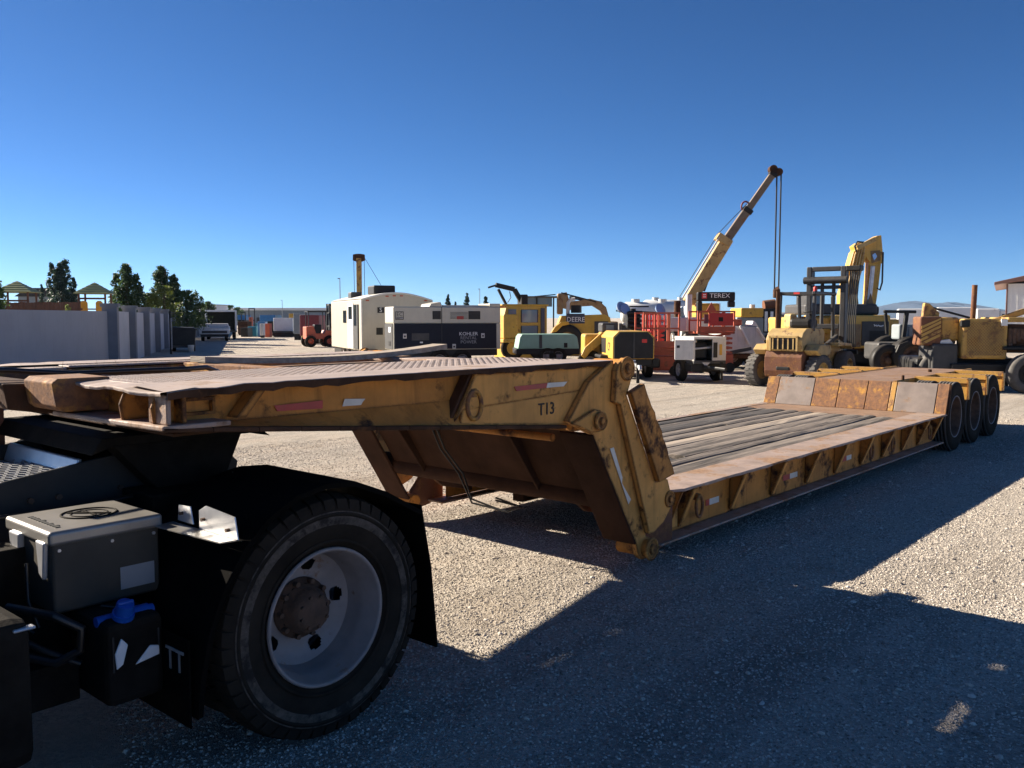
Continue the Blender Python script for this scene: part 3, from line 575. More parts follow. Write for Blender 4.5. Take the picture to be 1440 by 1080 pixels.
for sgn in (1, -1):
    Yf = (lambda y: y) if sgn > 0 else (lambda y: TY0 + TY1 - y)
    MB().box(15.6, 16.3, Yf(3.95), Yf(3.99), .87, .95).box(12.66, 16.3, Yf(4.0), Yf(4.018), .86, .94).build('side_bar', 'trailer_paint_bright', TR)
MB().cyl((12.9, 4.0, .93), (12.9, 4.0, 1.0), .02).cyl((15.2, 4.3, .93), (15.2, 4.3, .97), .03).build('bogie_peg', 'rust_dark', TR)
wt = wheelset(.465, .235, .275, 'tyre_rubber', 'hub_rust', n=40, lugs=0, dish=-.8)
rim_edge = MB().lathe([(.286, -.094), (.284, -.106), (.274, -.107), (.268, -.094), (.268, -.07)], n=40).mesh('rim_edge', 'wheel_silver')
gr = MB()
for k in range(5): gr.lathe([(.462, -.085 + k * .042 - .013), (.472, -.085 + k * .042 - .011), (.472, -.085 + k * .042 + .011), (.462, -.085 + k * .042 + .013)], n=40)
gme = gr.mesh('tread_ribs', 'dusty_tyre')
for x in (12.97, 13.97, 14.97):
    for yy, rz in ((3.42, 0), (3.70, math.pi), (TY1 - .4, 0), (TY1 - .12, math.pi)):
        e = wheel(TR, wt, (x, yy, .465), rz); link('tread_ribs', gme, e); link('rim_edge', rim_edge, e)
    MB().cyl((x, 3.5, .465), (x, 5.6, .465), .07).build('axle', 'rust_dark', TR)
# the warped plank lying on the neck, dry grass in its gaps
pl = []
for i in range(15):
    t = i / 14; q = (t - .45) / .55
    pl.append((2.9 + 2.13 * t, 5.16 + .02 * math.sin(t * 3), 1.49 + (.062 * q * q if q > 0 else .03 * q * q * 1.5)))
b = MB(); vs = []
for i, p in enumerate(pl):
    a = Vector(pl[min(i + 1, 14)]) - Vector(pl[max(i - 1, 0)]); s = Vector((-a.y, a.x, 0)).normalized() * .085
    p = Vector(p); vs += [p - s, p + s, p + s + Vector((0, 0, .038)), p - s + Vector((0, 0, .038))]
b.add(vs, [(i * 4 + q, i * 4 + (q + 1) % 4, (i + 1) * 4 + (q + 1) % 4, (i + 1) * 4 + q) for i in range(14) for q in range(4)] + [(0, 1, 2, 3), (59, 58, 57, 56)])
tag(b.build('wooden_board', 'dry_wood', fix=True), 'warped grey wooden board lying on the trailer gooseneck', 'board')
b = MB(); rnd = random.Random(2)
for cx, cy, n in ((2.1, 5.36, 9), (2.4, 5.36, 6), (2.5, 4.7, 6), (2.8, 4.5, 5)):
    for k in range(n):
        x, y = cx + rnd.gauss(0, .05), cy + rnd.gauss(0, .01); h = rnd.uniform(.04, .10); q = rnd.gauss(0, .03)
        b.add([(x - .0016, y, 1.48), (x + .0016, y, 1.48), (x + q, y + q * .4, 1.48 + h)], [(0, 1, 2)])
o = b.build('dry_grass', 'dry_grass', kind='stuff'); o['label'] = 'dry grass stalks growing through the gooseneck gaps'; o['category'] = 'grass'
# ================================================================ truck tractor (rear part in view)
TT = thing('truck_tractor', 'dark rear end of a road tractor carrying the trailer gooseneck', 'truck', (1.9, 4.3, 0), world=True)
WX, WZ, WR = 2.27, .525, .525
# tyre with tread blocks
b = MB(); n = 72
prof = [(.30, -.108), (.345, -.134), (.42, -.143), (.465, -.138), (.487, -.128), (.505, -.112), (.509, .112), (.487, .128), (.42, .143), (.345, .134), (.30, .108)]
b.lathe(prof, n=n)
nb = 46
for k in range(nb):
    for j, (y0, y1, sk) in enumerate(((-.128, -.062, 0), (-.055, .0, .5), (.007, .06, 0), (.067, .128, .5))):
        t0 = 2 * math.pi * (k + sk) / nb; dt = 2 * math.pi / nb * .82; vs = []
        for t in (t0, t0 + dt * .5, t0 + dt):
            for y, rin, rout in ((y0, .49, .521 if j else .508), (y1, .49, .525 if j != 3 else .508)):
                s = .02 * ((y - y0) / .06) * (1 if j % 2 else -1)
                for r in (rin, rout): vs.append((r * math.cos(t + s), y, r * math.sin(t + s)))
        b.add(vs, [(1, 3, 7, 5), (5, 7, 11, 9), (0, 1, 5, 4), (4, 5, 9, 8), (2, 6, 7, 3), (6, 10, 11, 7), (0, 2, 3, 1), (8, 9, 11, 10)])
for k in range(nb):      # shoulder ribs running down the side wall
    t0 = 2 * math.pi * k / nb; vs = []
    for t in (t0, t0 + 2 * math.pi / nb * .8):
        for r, y in ((.508, -.13), (.487, -.137), (.466, -.1425), (.47, -.12), (.5, -.11)): vs.append((r * math.cos(t), y, r * math.sin(t)))
    b.add(vs, [(0, 1, 6, 5), (1, 2, 7, 6), (0, 4, 3, 2, 1), (5, 6, 7, 8, 9)])
b.lathe([(.452, -.1415), (.447, -.1475), (.441, -.1475), (.436, -.1425)], n=n)
b.lathe([(.335, -.133), (.328, -.138), (.32, -.132)], n=n)
tyre_me = b.mesh('tyre', 'tyre_rubber')
bm = bmesh.new(); bm.from_mesh(tyre_me); bmesh.ops.recalc_face_normals(bm, faces=bm.faces[:]); bm.to_mesh(tyre_me); bm.free()
# disc rim with hand holes, bolts and hub
def rim_mesh():
    b = MB(); n = 60
    b.lathe([(.300, -.118), (.296, -.128), (.287, -.128), (.281, -.118), (.279, -.085), (.262, -.06), (.258, .0), (.252, .03), (.246, .055)], n=n)
    # dish with five round hand holes
    nr, na = 14, 150; r0, r1 = .246, .133
    def hh(r): f = (r0 - r) / (r0 - r1); return .055 + .03 * math.sin(min(1, f * 1.3) * math.pi / 2)
    for q in range(nr):
        ra, rb = r0 + (r1 - r0) * q / nr, r0 + (r1 - r0) * (q + 1) / nr
        for i in range(na):
            t0, t1 = 2 * math.pi * i / na, 2 * math.pi * (i + 1) / na; tm, rm_ = (t0 + t1) / 2, (ra + rb) / 2
            dt = (tm + .55) % (2 * math.pi / 5) - math.pi / 5
            if (dt * .192) ** 2 / .034 ** 2 + (rm_ - .192) ** 2 / .03 ** 2 < 1: continue
            b.add([(ra * math.cos(t0), hh(ra), ra * math.sin(t0)), (rb * math.cos(t0), hh(rb), rb * math.sin(t0)), (rb * math.cos(t1), hh(rb), rb * math.sin(t1)), (ra * math.cos(t1), hh(ra), ra * math.sin(t1))], [(0, 1, 2, 3)], True)
    b.lathe([(.3, .118), (.27, .1), (.262, .06)], n=n)
    return b.mesh('rim', 'wheel_silver')
rim_me = rim_mesh()
scuff_me = MB().lathe([(.458, -.1425), (.4535, -.1445), (.4525, -.1442)], n=72).lathe([(.4355, -.1435), (.42, -.1445), (.40, -.1435)], n=72).mesh('scuff_band', 'scuffed_rubber')
b = MB(); b.lathe([(.135, .082), (.134, .066), (.11, .06), (.10, .01), (.085, -.02), (.06, -.03), (.001, -.032)], n=32)
for k in range(10):
    t = 2 * math.pi * k / 10; c = (.122 * math.cos(t), .06, .122 * math.sin(t)); b.cyl((c[0], .066, c[2]), (c[0], .034, c[2]), .012, n=6)
for k in range(8):
    t = 2 * math.pi * k / 8 + .3; b.cyl((.07 * math.cos(t), -.02, .07 * math.sin(t)), (.07 * math.cos(t), -.036, .07 * math.sin(t)), .008, n=6)
hub_me = b.mesh('hub', 'hub_rust')
for yy, hubd in ((3.145, 1), (3.49, 0)):
    e = link('wheel', None, TT, Vector((WX, yy, WZ)) - OFF[TT.name]); OFF.pop(e.name, None); e.empty_display_size = .1
    link('tyre', tyre_me, e); link('rim', rim_me, e)
    if hubd: link('hub', hub_me, e); link('scuff_band', scuff_me, e)
MB().cyl((WX, 3.2, WZ), (WX, 5.5, WZ), .11, n=20).build('axle', 'chassis_black', TT)
e = link('wheel', None, TT, Vector((WX, 5.45, WZ)) - OFF[TT.name], (0, 0, math.pi)); OFF.pop(e.name, None); link('tyre', tyre_me, e); link('rim', rim_me, e)
# fender arch, its front skirt and rear flap
arch = [(1.645, .30), (1.66, .45), (1.70, .62), (1.765, .775), (1.855, .91), (1.965, 1.01), (2.10, 1.08), (2.25, 1.108), (2.40, 1.098), (2.58, 1.025), (2.80, .90)]
def shell(pts, y0, y1, th, lip, m, name, par):
    b = MB(); k = len(pts); vs = []
    cx, cz = WX, WZ
    for x, z in pts:
        d = Vector((cx - x, 0, cz - z)).normalized() * th
        vs += [(x, y0, z), (x, y1, z), (x + d.x, y1, z + d.z), (x + d.x, y0, z + d.z), (x + d.x * lip, y0, z + d.z * lip), (x + d.x * lip, y0 + .006, z + d.z * lip), (x + d.x, y0 + .006, z + d.z)]
    for i in range(k - 1):
        a, c = i * 7, i * 7 + 7
        b.add([], []); 
        for p, q in ((0, 1), (1, 2), (2, 6), (6, 5), (5, 4), (4, 0)): b.f.append((a + p, a + q, c + q, c + p)); b.sm.append(False)
    b.v = [tuple(v) for v in vs]
    return b.build(name, m, par, fix=True)
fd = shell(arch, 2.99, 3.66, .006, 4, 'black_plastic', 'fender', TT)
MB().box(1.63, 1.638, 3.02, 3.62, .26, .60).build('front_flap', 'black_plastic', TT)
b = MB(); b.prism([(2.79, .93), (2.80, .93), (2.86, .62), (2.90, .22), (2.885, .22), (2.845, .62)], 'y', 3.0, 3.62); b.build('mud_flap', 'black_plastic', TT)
text('flap_lettering', 'TT', TT, (1.627, 3.12, .50), (R(90), 0, R(-90)), .125, 'letter_grey', .9)
MB().prism([(2.97, .955), (3.25, .955), (3.25, 1.03), (3.2, 1.055), (2.99, 1.04)], 'x', 1.815, 1.82).build('fender_bracket', 'zinc', TT)
MB().prism([(3.30, .965), (3.42, .965), (3.41, 1.03), (3.32, 1.035)], 'x', 1.815, 1.82).build('fender_bracket', 'zinc', TT)
MB().prism([(1.75, 2.99), (1.815, 2.98), (1.815, 3.46), (1.72, 3.44)], 'z', .95, .954).build('bracket_shelf', 'box_aluminium', TT)
for y, z in ((3.21, 1.0), (3.03, .985), (3.38, 1.0)): MB().cyl((1.815, y, z), (1.80, y, z), .008, n=6).build('bolt', 'hub_rust', TT)
# frame rails, sloped sub frame, fifth wheel
for yy in (4.12, 5.02):
    MB().prism([(-2.5, .92), (1.2, 1.03), (1.395, 1.095), (1.79, 1.148), (1.95, 1.165), (2.45, 1.135), (2.53, 1.05), (2.5, .9), (2.2, .82), (-2.5, .72)], 'y', yy, yy + .02).build('frame_rail', 'chassis_grey', TT)
    MB().box(-2.5, 2.45, yy + .02, yy + .1, .86, .88).build('rail_flange', 'chassis_black', TT)
b = MB(); b.cyl((2.13, 4.115, 1.05), (2.13, 4.04, 1.05), .075, n=20); b.build('trunnion_cap', 'rust_red', TT)
MB().lathe([(.055, 4.04), (.105, 4.085), (.115, 4.118)], (2.13, 0, 1.05), 'y', 24).build('trunnion_ring', 'rust_dark', TT)
MB().prism([(1.75, 1.262), (2.52, 1.262), (2.62, 1.19), (2.5, 1.215), (1.8, 1.22), (1.7, 1.19)], 'y', 3.95, 5.2).build('fifth_wheel', 'chassis_black', TT)
for yy in (3.95, 5.0): MB().prism([(1.8, 1.22), (2.45, 1.22), (2.35, 1.0), (2.0, 1.0)], 'y', yy, yy + .12).build('fifth_wheel_bracket', 'chassis_black', TT)
MB().prism([(2.3, 1.12), (2.45, 1.1), (2.52, 1.02), (2.5, .85), (2.3, .85)], 'y', 4.14, 5.02).build('rear_crossmember', 'chassis_black', TT)
MB().box(1.9, 2.5, 3.8, 4.1, .85, 1.0).build('air_tank_bracket', 'chassis_black', TT)
b = MB(); b.cyl((1.75, 4.1, .75), (2.65, 4.1, .75), .14, n=18); b.build('air_bellows', 'black_plastic', TT)
# walkway: expanded mesh, cross rail
b = MB()
for k in range(26):
    q = k * .05
    for sg in (1, -1):
        p0 = Vector((.35 + q - .0, 4.16 if sg > 0 else 4.8, 1.10)); p1 = Vector((.35 + q - .25 + .25, 4.8 if sg > 0 else 4.16, 1.10))
        b.bar((p0.x, p0.y, 1.085), (p1.x + (.28 if sg > 0 else .28), p1.y, 1.085), .014, .006)
b.build('walkway_mesh', 'zinc', TT)
b = MB(); b.prism([(1.70, 1.06), (1.72, 1.06), (1.75, 1.15), (1.73, 1.15)], 'y', 4.16, 5.0); b.build('cross_rail', 'zinc', TT)
MB().box(1.50, 1.75, 5.1, 5.3, 1.1, 1.34).build('light_bracket', 'rust_red', TT)
MB().prism([(1.95, 1.30), (2.3, 1.28), (2.26, 1.2), (2.02, 1.2)], 'y', 5.2, 5.23).build('coupling_plate', 'zinc', TT)
# battery box with embossed lid
bx = MB(); bx.bbox(1.325, 1.745, 3.445, 3.865, .68, .965, .012); bx = bx.build('battery_box', 'box_grey', TT)
ld = MB(); ld.bbox(1.312, 1.758, 3.432, 3.872, .945, 1.0, .014); ld = ld.build('lid', 'box_aluminium', bx)
b = MB(); b.ring((1.56, 3.665, 1.0), .105, .10, .0055, 'z', 30, 6)
b.ring((1.56, 3.665, 1.0), .07, .065, .004, 'z', 24, 6); b.bar((1.50, 3.73, 1.001), (1.62, 3.60, 1.001), .012, .008); b.bar((1.56, 3.735, 1.001), (1.56, 3.60, 1.001), .01, .008); b.build('lid_emblem', 'chassis_black', ld)
b = MB()
rnd = random.Random(8)
for k in range(11):
    yy = 3.50 + k * .026; b.box(1.362, 1.378 + rnd.uniform(0, .012), yy, yy + .016, .999, 1.003)
b.build('lid_stencil', 'letter_black', ld)
MB().box(1.58, 1.72, 3.4445, 3.4465, .72, .81).build('data_plate', 'letter_grey', bx)
b = MB(); b.prism([(3.47, .955), (3.55, .955), (3.53, .83), (3.49, .81)], 'x', 1.305, 1.325); b.prism([(3.70, .955), (3.80, .955), (3.78, .80), (3.72, .78)], 'x', 1.30, 1.325); b.build('latch', 'zinc', bx)
b = MB(); b.tube([(1.29, 3.74, .83), (1.25, 3.72, .74), (1.27, 3.70, .62), (1.33, 3.66, .56)], .012); b.tube([(1.29, 3.6, .86), (1.28, 3.57, .72), (1.30, 3.53, .62)], .008); b.build('cable', 'rubber_hose', bx)
MB().tube([(1.30, 3.78, .86), (1.285, 3.77, .80), (1.30, 3.76, .74), (1.29, 3.75, .70)], .006).build('copper_pigtail', 'rust_yellow', bx)
# fluid tank with blue cap, brackets, side tank
at = MB().bbox(1.40, 1.62, 3.33, 3.66, .34, .66, .03).build('fluid_tank', 'chassis_black', TT); at.location = (.01, -.13, .015)
b = MB(); b.M = Matrix.Translation((1.475, 3.36, .67)) @ Matrix.Rotation(R(25), 4, 'X'); b.cyl((0, 0, 0), (0, 0, .02), .04, n=20); b.cyl((0, 0, .02), (0, 0, .06), .035, .031, n=14); b.box(-.03, .03, -.007, .007, .058, .072); b.build('cap', 'blue_plastic', at)
MB().cyl((1.40, 3.42, .652), (1.62, 3.42, .652), .02).cyl((1.52, 3.42, .652), (1.6, 3.42, .652), .026).build('blue_fitting', 'blue_plastic', at)
b = MB(); b.prism([(1.425, .545), (1.45, .60), (1.475, .57), (1.455, .50), (1.43, .485)], 'y', 3.322, 3.331); b.build('torn_label', 'letter_white', at)
b = MB(); b.prism([(1.50, .485), (1.56, .545), (1.595, .535), (1.595, .50)], 'y', 3.322, 3.331); b.build('torn_label', 'letter_white', at)
MB().prism([(1.42, .475), (1.6, .495), (1.6, .60), (1.42, .61)], 'y', 3.331, 3.3325).build('label_backing', 'chassis_grey', at)
b = MB(); b.tube([(1.20, 3.55, .72), (1.30, 3.38, .70), (1.38, 3.34, .64), (1.37, 3.34, .56), (1.30, 3.38, .52), (1.22, 3.45, .55)], .018); b.tube([(1.2, 3.5, .62), (1.28, 3.42, .56), (1.38, 3.36, .50)], .014); b.tube([(1.48, 3.4, .69), (1.56, 3.34, .67), (1.62, 3.3, .60), (1.63, 3.3, .5)], .006); b.build('hose_loop', 'rubber_hose', TT)
MB().box(1.20, 1.40, 3.42, 3.7, .34, .50).box(1.15, 1.66, 3.66, 3.88, .36, .68).build('tank_bracket', 'chassis_black', TT)
MB().bbox(-.6, 1.06, 2.92, 3.62, .38, .86, .05).build('side_tank', 'chassis_black', TT)
MB().box(1.0, 1.066, 2.915, 2.95, .825, .835).build('tank_trim', 'zinc', TT)
MB().box(.2, 1.62, 3.7, 3.87, .5, .9).build('chassis_panel', 'chassis_black', TT)
MB().box(-2.6, .9, 3.2, 5.5, .5, .95).box(-4.6, -1.6, 2.95, 5.5, .9, 3.2).build('cab', 'chassis_grey', TT)
MB().bbox(-.6, 1.3, 5.1, 5.62, .3, .95, .05).build('side_tank', 'chassis_black', TT)  # unseen far tank, added to stop sun passing under the chassis
MB().box(1.3, 1.75, 5.0, 5.6, .3, .95).build('far_sun_block', 'chassis_black', TT)  # unseen box carrying that sun stop on towards the far wheel
for yy in (3.1, 5.45):
    e = link('wheel', None, TT, Vector((-2.2, yy, WZ)) - OFF[TT.name], (0, 0, 0 if yy < 4 else math.pi)); OFF.pop(e.name, None); link('tyre', tyre_me, e); link('rim', rim_me, e)
# bolts, air lines and small fittings
for x in (1.5, 1.62, 1.9, 2.3, 2.42): MB().cyl((x, 4.118, 1.0), (x, 4.10, 1.0), .014, n=6).build('rail_bolt', 'hub_rust', TT)
MB().tube([(1.3, 3.95, .98), (1.6, 3.98, .96), (2.0, 4.0, .98), (2.4, 4.02, .95)], .012).build('brake_pipe', 'rubber_hose', TT)
for x in (1.35, 1.55, 1.72): MB().cyl((x, 3.4445, .925), (x, 3.4385, .925), .007, n=6).build('rivet', 'zinc', bx)
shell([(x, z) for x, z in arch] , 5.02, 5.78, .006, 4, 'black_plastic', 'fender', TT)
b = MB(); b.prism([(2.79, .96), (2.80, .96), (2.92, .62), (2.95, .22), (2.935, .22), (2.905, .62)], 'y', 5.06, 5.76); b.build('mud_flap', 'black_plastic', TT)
# ================================================================ left side: wall, playground, trees
def wallpt(D, lat): return CF * D + CR * lat
def along(a, b, t): return a + (b - a) * t
P0 = wallpt(31, -14.02); dirB = (wallpt(36.3, -4.56 - .305 * 36.3) - P0)
WL = thing('boundary_wall', 'long grey rendered boundary wall with square pillars on the left', 'wall', P0, 0, world=True)
def wall_panel(a, b, z1, th, m, name='wall_panel'):
    d = (b - a).normalized(); n = Vector((-d.y, d.x, 0)) * th; bb = MB()
    q = [a, b, b + n, a + n]
    bb.add([(*p.xy, 0) for p in q] + [(*p.xy, z1) for p in q], [(3, 2, 1, 0), (4, 5, 6, 7), (0, 1, 5, 4), (1, 2, 6, 5), (2, 3, 7, 6), (3, 0, 4, 7)])
    return bb.build(name, m, WL, fix=True)
wall_panel(wallpt(11, -13.9), P0, 2.03, .18, 'wall_grey')
def pillar(c, sz, h):
    bb = MB(); d = dirB.normalized(); n = Vector((-d.y, d.x, 0))
    for z0, z1, k in ((0, h - .12, sz), (h - .12, h, sz * 1.22)):
        q = [c + d * (i * k / 2) + n * (j * k / 2) for i, j in ((-1, -1), (1, -1), (1, 1), (-1, 1))]
        bb.add([(*p.xy, z0) for p in q] + [(*p.xy, z1) for p in q], [(3, 2, 1, 0), (4, 5, 6, 7), (0, 1, 5, 4), (1, 2, 6, 5), (2, 3, 7, 6), (3, 0, 4, 7)])
    bb.build('pillar', 'pillar_grey', WL, fix=True)
for k in range(19):
    c = P0 + dirB * k
    pillar(c, .48, 2.3)
    if k < 18: wall_panel(c + dirB * .03, c + dirB * .97, 2.04, .15, 'wall_pale')
# timber fence, play towers behind the wall
FN = thing('timber_fence', 'dark brown timber board fence behind the grey wall', 'fence', spot(60, 46), AZ - R(90))
bd = MB().box(-.07, .07, -.012, .012, 0, 2.62).mesh('fence_board', 'timber_brown')
for i in range(34): link('fence_board', bd, FN, (-2.9 + i * .15, random.uniform(-.01, .01), random.uniform(-.04, .02)))
for z in (.5, 2.2): MB().box(-3, 2.2, .013, .06, z, z + .1).build('fence_rail', 'timber_brown', FN)
def play_tower(label, px, D, zeave, zap, hw, zfloor, yellow):
    t = yard('play_tower', label, 'play tower', px, D, 12, 'play towers behind the wall')
    for sx in (-1, 1):
        for sy in (-1, 1): MB().box(sx * hw * .74 - .05, sx * hw * .74 + .05, sy * hw * .74 - .05, sy * hw * .74 + .05, 0, zeave + .03).build('post', 'timber_brown', t)
    for k in range(4):
        t0, t1 = R(45 + 90 * k), R(135 + 90 * k); r = hw * 1.414
        n = 5
        for q in range(n):
            f0, f1 = q / n, (q + 1) / n
            def pt(a, f, dz): return (r * (1 - f) * math.cos(a), r * (1 - f) * math.sin(a), zeave + (zap - zeave) * f + dz)
            bb = MB(); bb.add([pt(t0, f0, .02), pt(t1, f0, .02), pt(t1, f1, .0), pt(t0, f1, .0), pt(t0, f0, -.02), pt(t1, f0, -.02)], [(0, 1, 2, 3), (4, 5, 1, 0)]); bb.build('roof_board', 'roof_green', t)
    MB().box(-hw * .8, hw * .8, -hw * .8, hw * .8, zfloor - .06, zfloor).build('platform', 'timber_brown', t)
    MB().box(-hw * .76, hw * .76, -hw * .78, -hw * .74, zfloor + .5, zfloor + .6).build('rail', 'timber_brown', t)
    if yellow:
        for x0, x1 in ((-.62, -.22), (.2, .56)):
            bb = MB(); bb.prism([(x0, zfloor - .2), (x1, zfloor - .2), (x1, zfloor + .32), ((x0 + x1) / 2 + .08, zfloor + .42), ((x0 + x1) / 2 - .08, zfloor + .42), (x0, zfloor + .32)], 'y', -hw * .86, -hw * .8); bb.build('slide_panel', 'play_yellow', t)
play_tower('green roofed play tower at the far left behind the fence', 30, 50, zz(411, 50), zz(395, 50), 1.0, 2.2, False)
play_tower('green roofed play tower with bright yellow panels', 138, 50, zz(413, 50), zz(397, 50), .92, 2.32, True)
def leafy(name, label, px, D, zt, rx, zb, m, n=900, conic=0, lobes=None, leaf=.16, group='trees and shrubs beyond the wall', trunk=True, seed=1, cat='tree'):
    rnd = random.Random(seed); t = yard(name, label, cat, px, D, 0, group)
    lobes = lobes or [(0, 0, 1.0, 1.0)]
    bb = MB()
    cl = []
    for lx, ly, ls, lh in lobes:
        for k in range(int(60 * ls) + 10):
            h = rnd.random() ** .8; w_ = (1 - h) ** (.75 if conic else .4) * (1 if conic else min(1, .45 + h * 2.2)) * rx * ls
            a = rnd.uniform(0, 6.28); r = w_ * math.sqrt(rnd.random()) * rnd.uniform(.75, 1.12)
            cl.append((lx * rx + r * math.cos(a), ly * rx + r * math.sin(a), zb + (zt - zb) * lh * (h * .95 + .03), (.42 if conic else .5) * rx * ls * rnd.uniform(.4, 1) * (1.05 - h * .6)))
    for k in range(int(n * 3.2)):
        cx, cy, cz, cr = rnd.choice(cl)
        d = Vector((rnd.gauss(0, 1), rnd.gauss(0, 1), rnd.gauss(0, .9 if not conic else 1.25))).normalized() * cr * rnd.uniform(.3, 1.25)
        c = Vector((cx, cy, cz)) + d
        if c.z > zt: c.z = zt - rnd.random() * .2
        u = Vector((rnd.gauss(0, 1), rnd.gauss(0, 1), rnd.gauss(0, 1))).normalized() * leaf * rnd.uniform(.5, 1.2); v = u.orthogonal().normalized() * leaf * .55
        bb.add([c - u * .5, c + v * .5, c + u * .6, c - v * .5], [(0, 1, 2, 3)])
    bb.build('crown', m, t, kind='stuff')
    if trunk:
        bb = MB(); bb.tube([(0, 0, 0), (.05, 0, zb * .6), (0, .04, zb + (zt - zb) * .5), (.02, 0, zt * .93)], max(.05, rx * .07), 7)
        for k in range(5):
            a = rnd.uniform(0, 6.28); h = zb + (zt - zb) * rnd.uniform(.1, .6); bb.tube([(0, 0, h), (math.cos(a) * rx * .35, math.sin(a) * rx * .35, h + rx * .4)], max(.025, rx * .025), 5)
        bb.build('trunk', 'bark', t)
    return t
leafy('conifer_tree', 'dark twin topped conifer between the two play towers', 91, 62, zz(363, 62), 1.1, 1.2, 'leaf_conifer', 2600, 1, [(-.55, 0, .85, .93), (.25, .1, 1.0, 1.0), (.0, -.2, .9, .95), (.75, .1, .6, .72)], .17, seed=3)
leafy('broadleaf_tree', 'tall dark green tree just right of the yellow play tower', 182, 58, zz(371, 58), 1.3, 1.3, 'leaf_dark', 2800, 1, [(0, 0, 1.1, 1.0), (-.5, .1, .8, .85), (.5, 0, .8, .82)], .17, seed=5)
leafy('broadleaf_tree', 'dark pointed tree behind the yellowish shrub on the wall', 236, 62, zz(374, 62), 1.3, 1.4, 'leaf_dark', 2400, 1, [(-.2, 0, 1.0, 1.0), (.45, .1, .8, .86)], .17, seed=8)
leafy('broadleaf_shrub', 'yellow green shrub rising above the boundary wall', 234, 57, zz(402, 57), 1.15, 1.0, 'leaf_yellow_green', 1500, 0, [(0, 0, 1, 1), (-.6, 0, .7, .8)], .15, seed=4)
leafy('broadleaf_shrub', 'rounded dark green shrub at the end of the tree row', 265, 62, zz(407, 62), 1.25, 1.0, 'leaf_green', 1600, 0, [(0, 0, 1, 1), (.5, .1, .8, .9)], .15, seed=6)
leafy('broadleaf_shrub', 'low green shrub between the play tower and the tall tree', 212, 60, zz(412, 60), .9, 1.0, 'leaf_dark', 1100, 0, None, .15, seed=16)
leafy('broadleaf_tree', 'green tree cut off by the left edge above the wall', -4, 44, zz(391, 44), .75, 1.4, 'leaf_green', 1100, 0, None, .13, seed=9)
leafy('small_plant', 'small bright plant just above the wall beside the fence', 99, 44, zz(428, 44), .22, 1.7, 'leaf_yellow_green', 260, 0, None, .08, seed=10, cat='plant')
leafy('conifer_tree', 'small distant conifer left of the twin topped tree', 64, 75, zz(398, 75), .45, 1, 'leaf_conifer', 500, 1, None, .15, seed=21)
leafy('broadleaf_shrub', 'pale distant bush above the end of the wall', 295, 95, zz(424, 95), 1.2, .8, 'leaf_green', 700, 0, None, .2, seed=22)
leafy('broadleaf_tree', 'far rounded tree above the white box truck', 325, 190, zz(429, 190), 2.3, 1, 'leaf_green', 700, 0, [(0, 0, 1, 1), (-.9, 0, .8, .9), (.8, 0, .8, .85)], .35, seed=23)
for i, (px, py, rx, lb) in enumerate(((631, 414, 1.0, 'far conifer leftmost of the row beyond the generator'), (657, 412, 1.0, 'far slim conifer in the middle of the row beyond the generator'), (683, 417, 1.2, 'far conifer nearest the yellow cab beyond the generator'), (641, 424, .5, 'tiny far conifer top between the row beyond the generator'))):
    leafy('conifer_tree', lb, px, 150, zz(py, 150), rx, .8, 'leaf_conifer', 500, 1, None, .3, 'far conifers beyond the generator', seed=30 + i)
t = yard('gabled_house', 'dark grey gabled house roof seen behind the play tower', 'house', 60, 90, 10)
MB().box(-2, 2, 0, 5, 0, zz(417, 90)).build('wall', 'far_grey', t)
MB().prism([(-2.3, zz(417, 90)), (2.3, zz(417, 90)), (1.4, zz(405, 90)), (-1.0, zz(405, 90))], 'y', -.2, 5.2).build('roof', 'chassis_grey', t)
# ---------------------------------------------------------------- things along the wall
t = yard('parked_car', 'dark car at the left edge with a white number plate', 'car', -77, 25, -4)
def car_local(t, L, W, Hh, body, glass='dark_glass'):
    bb = MB(); bb.prism([(-L / 2, .35), (L / 2 - .06, .35), (L / 2, .55), (L / 2 - .04, .9), (L / 2 - .25, .98), (L / 2 - .55, Hh - .06), (L / 2 - .8, Hh), (-L * .15, Hh), (-L * .3, .95), (-L / 2 + .1, .82), (-L / 2, .6)], 'y', -W / 2, W / 2); bb.build('body', body, t)
    bb = MB(); bb.prism([(L / 2 - .33, 1.0), (L / 2 - .62, Hh - .1), (-L * .12, Hh - .1), (-L * .24, 1.0)], 'y', -W / 2 - .004, W / 2 + .004); bb.build('side_window', glass, t)
    ws = wheelset(.33, .22, .2, n=20)
    for x in (-L * .3, L * .3):
        for sy in (-1, 1): wheel(t, ws, (x, sy * (W / 2 - .1), .33), 0 if sy < 0 else math.pi)
car_local(t, 1.7 * 2, 1.7, 1.36, 'chassis_black')
MB().box(.80 * 2 + .09, 1.7 + .02, -.3, .2, .78, .9).build('number_plate', 'white_paint', t)
t = yard('covered_skip', 'black tarpaulin covered skip trailer beside the grey wall', 'trailer', 260, 47, 20)
MB().prism([(-.62, .35), (.55, .35), (.62, 1.2), (.5, 1.28), (-.55, 1.32), (-.66, 1.2)], 'y', 0, 2.4).build('tarpaulin', 'machine_black', t)
MB().box(-.6, .56, .05, 2.3, .22, .35).build('frame', 'machine_grey', t)
ws = wheelset(.3, .2, .17, n=18)
for x in (-.5, .48): wheel(t, ws, (x, .9, .3), math.pi / 2)
t = yard('gate_post', 'thin dark steel gate post with chain at the wall', 'post', 242, 44)
MB().box(-.05, .05, -.05, .05, 0, zz(437, 44)).build('post', 'machine_black', t)
bb = MB()
for k in range(14): bb.ring((.07, -.06, .3 + k * .11), .025, .06, .01, 'y', 8, 4)
bb.build('chain', 'zinc', t)
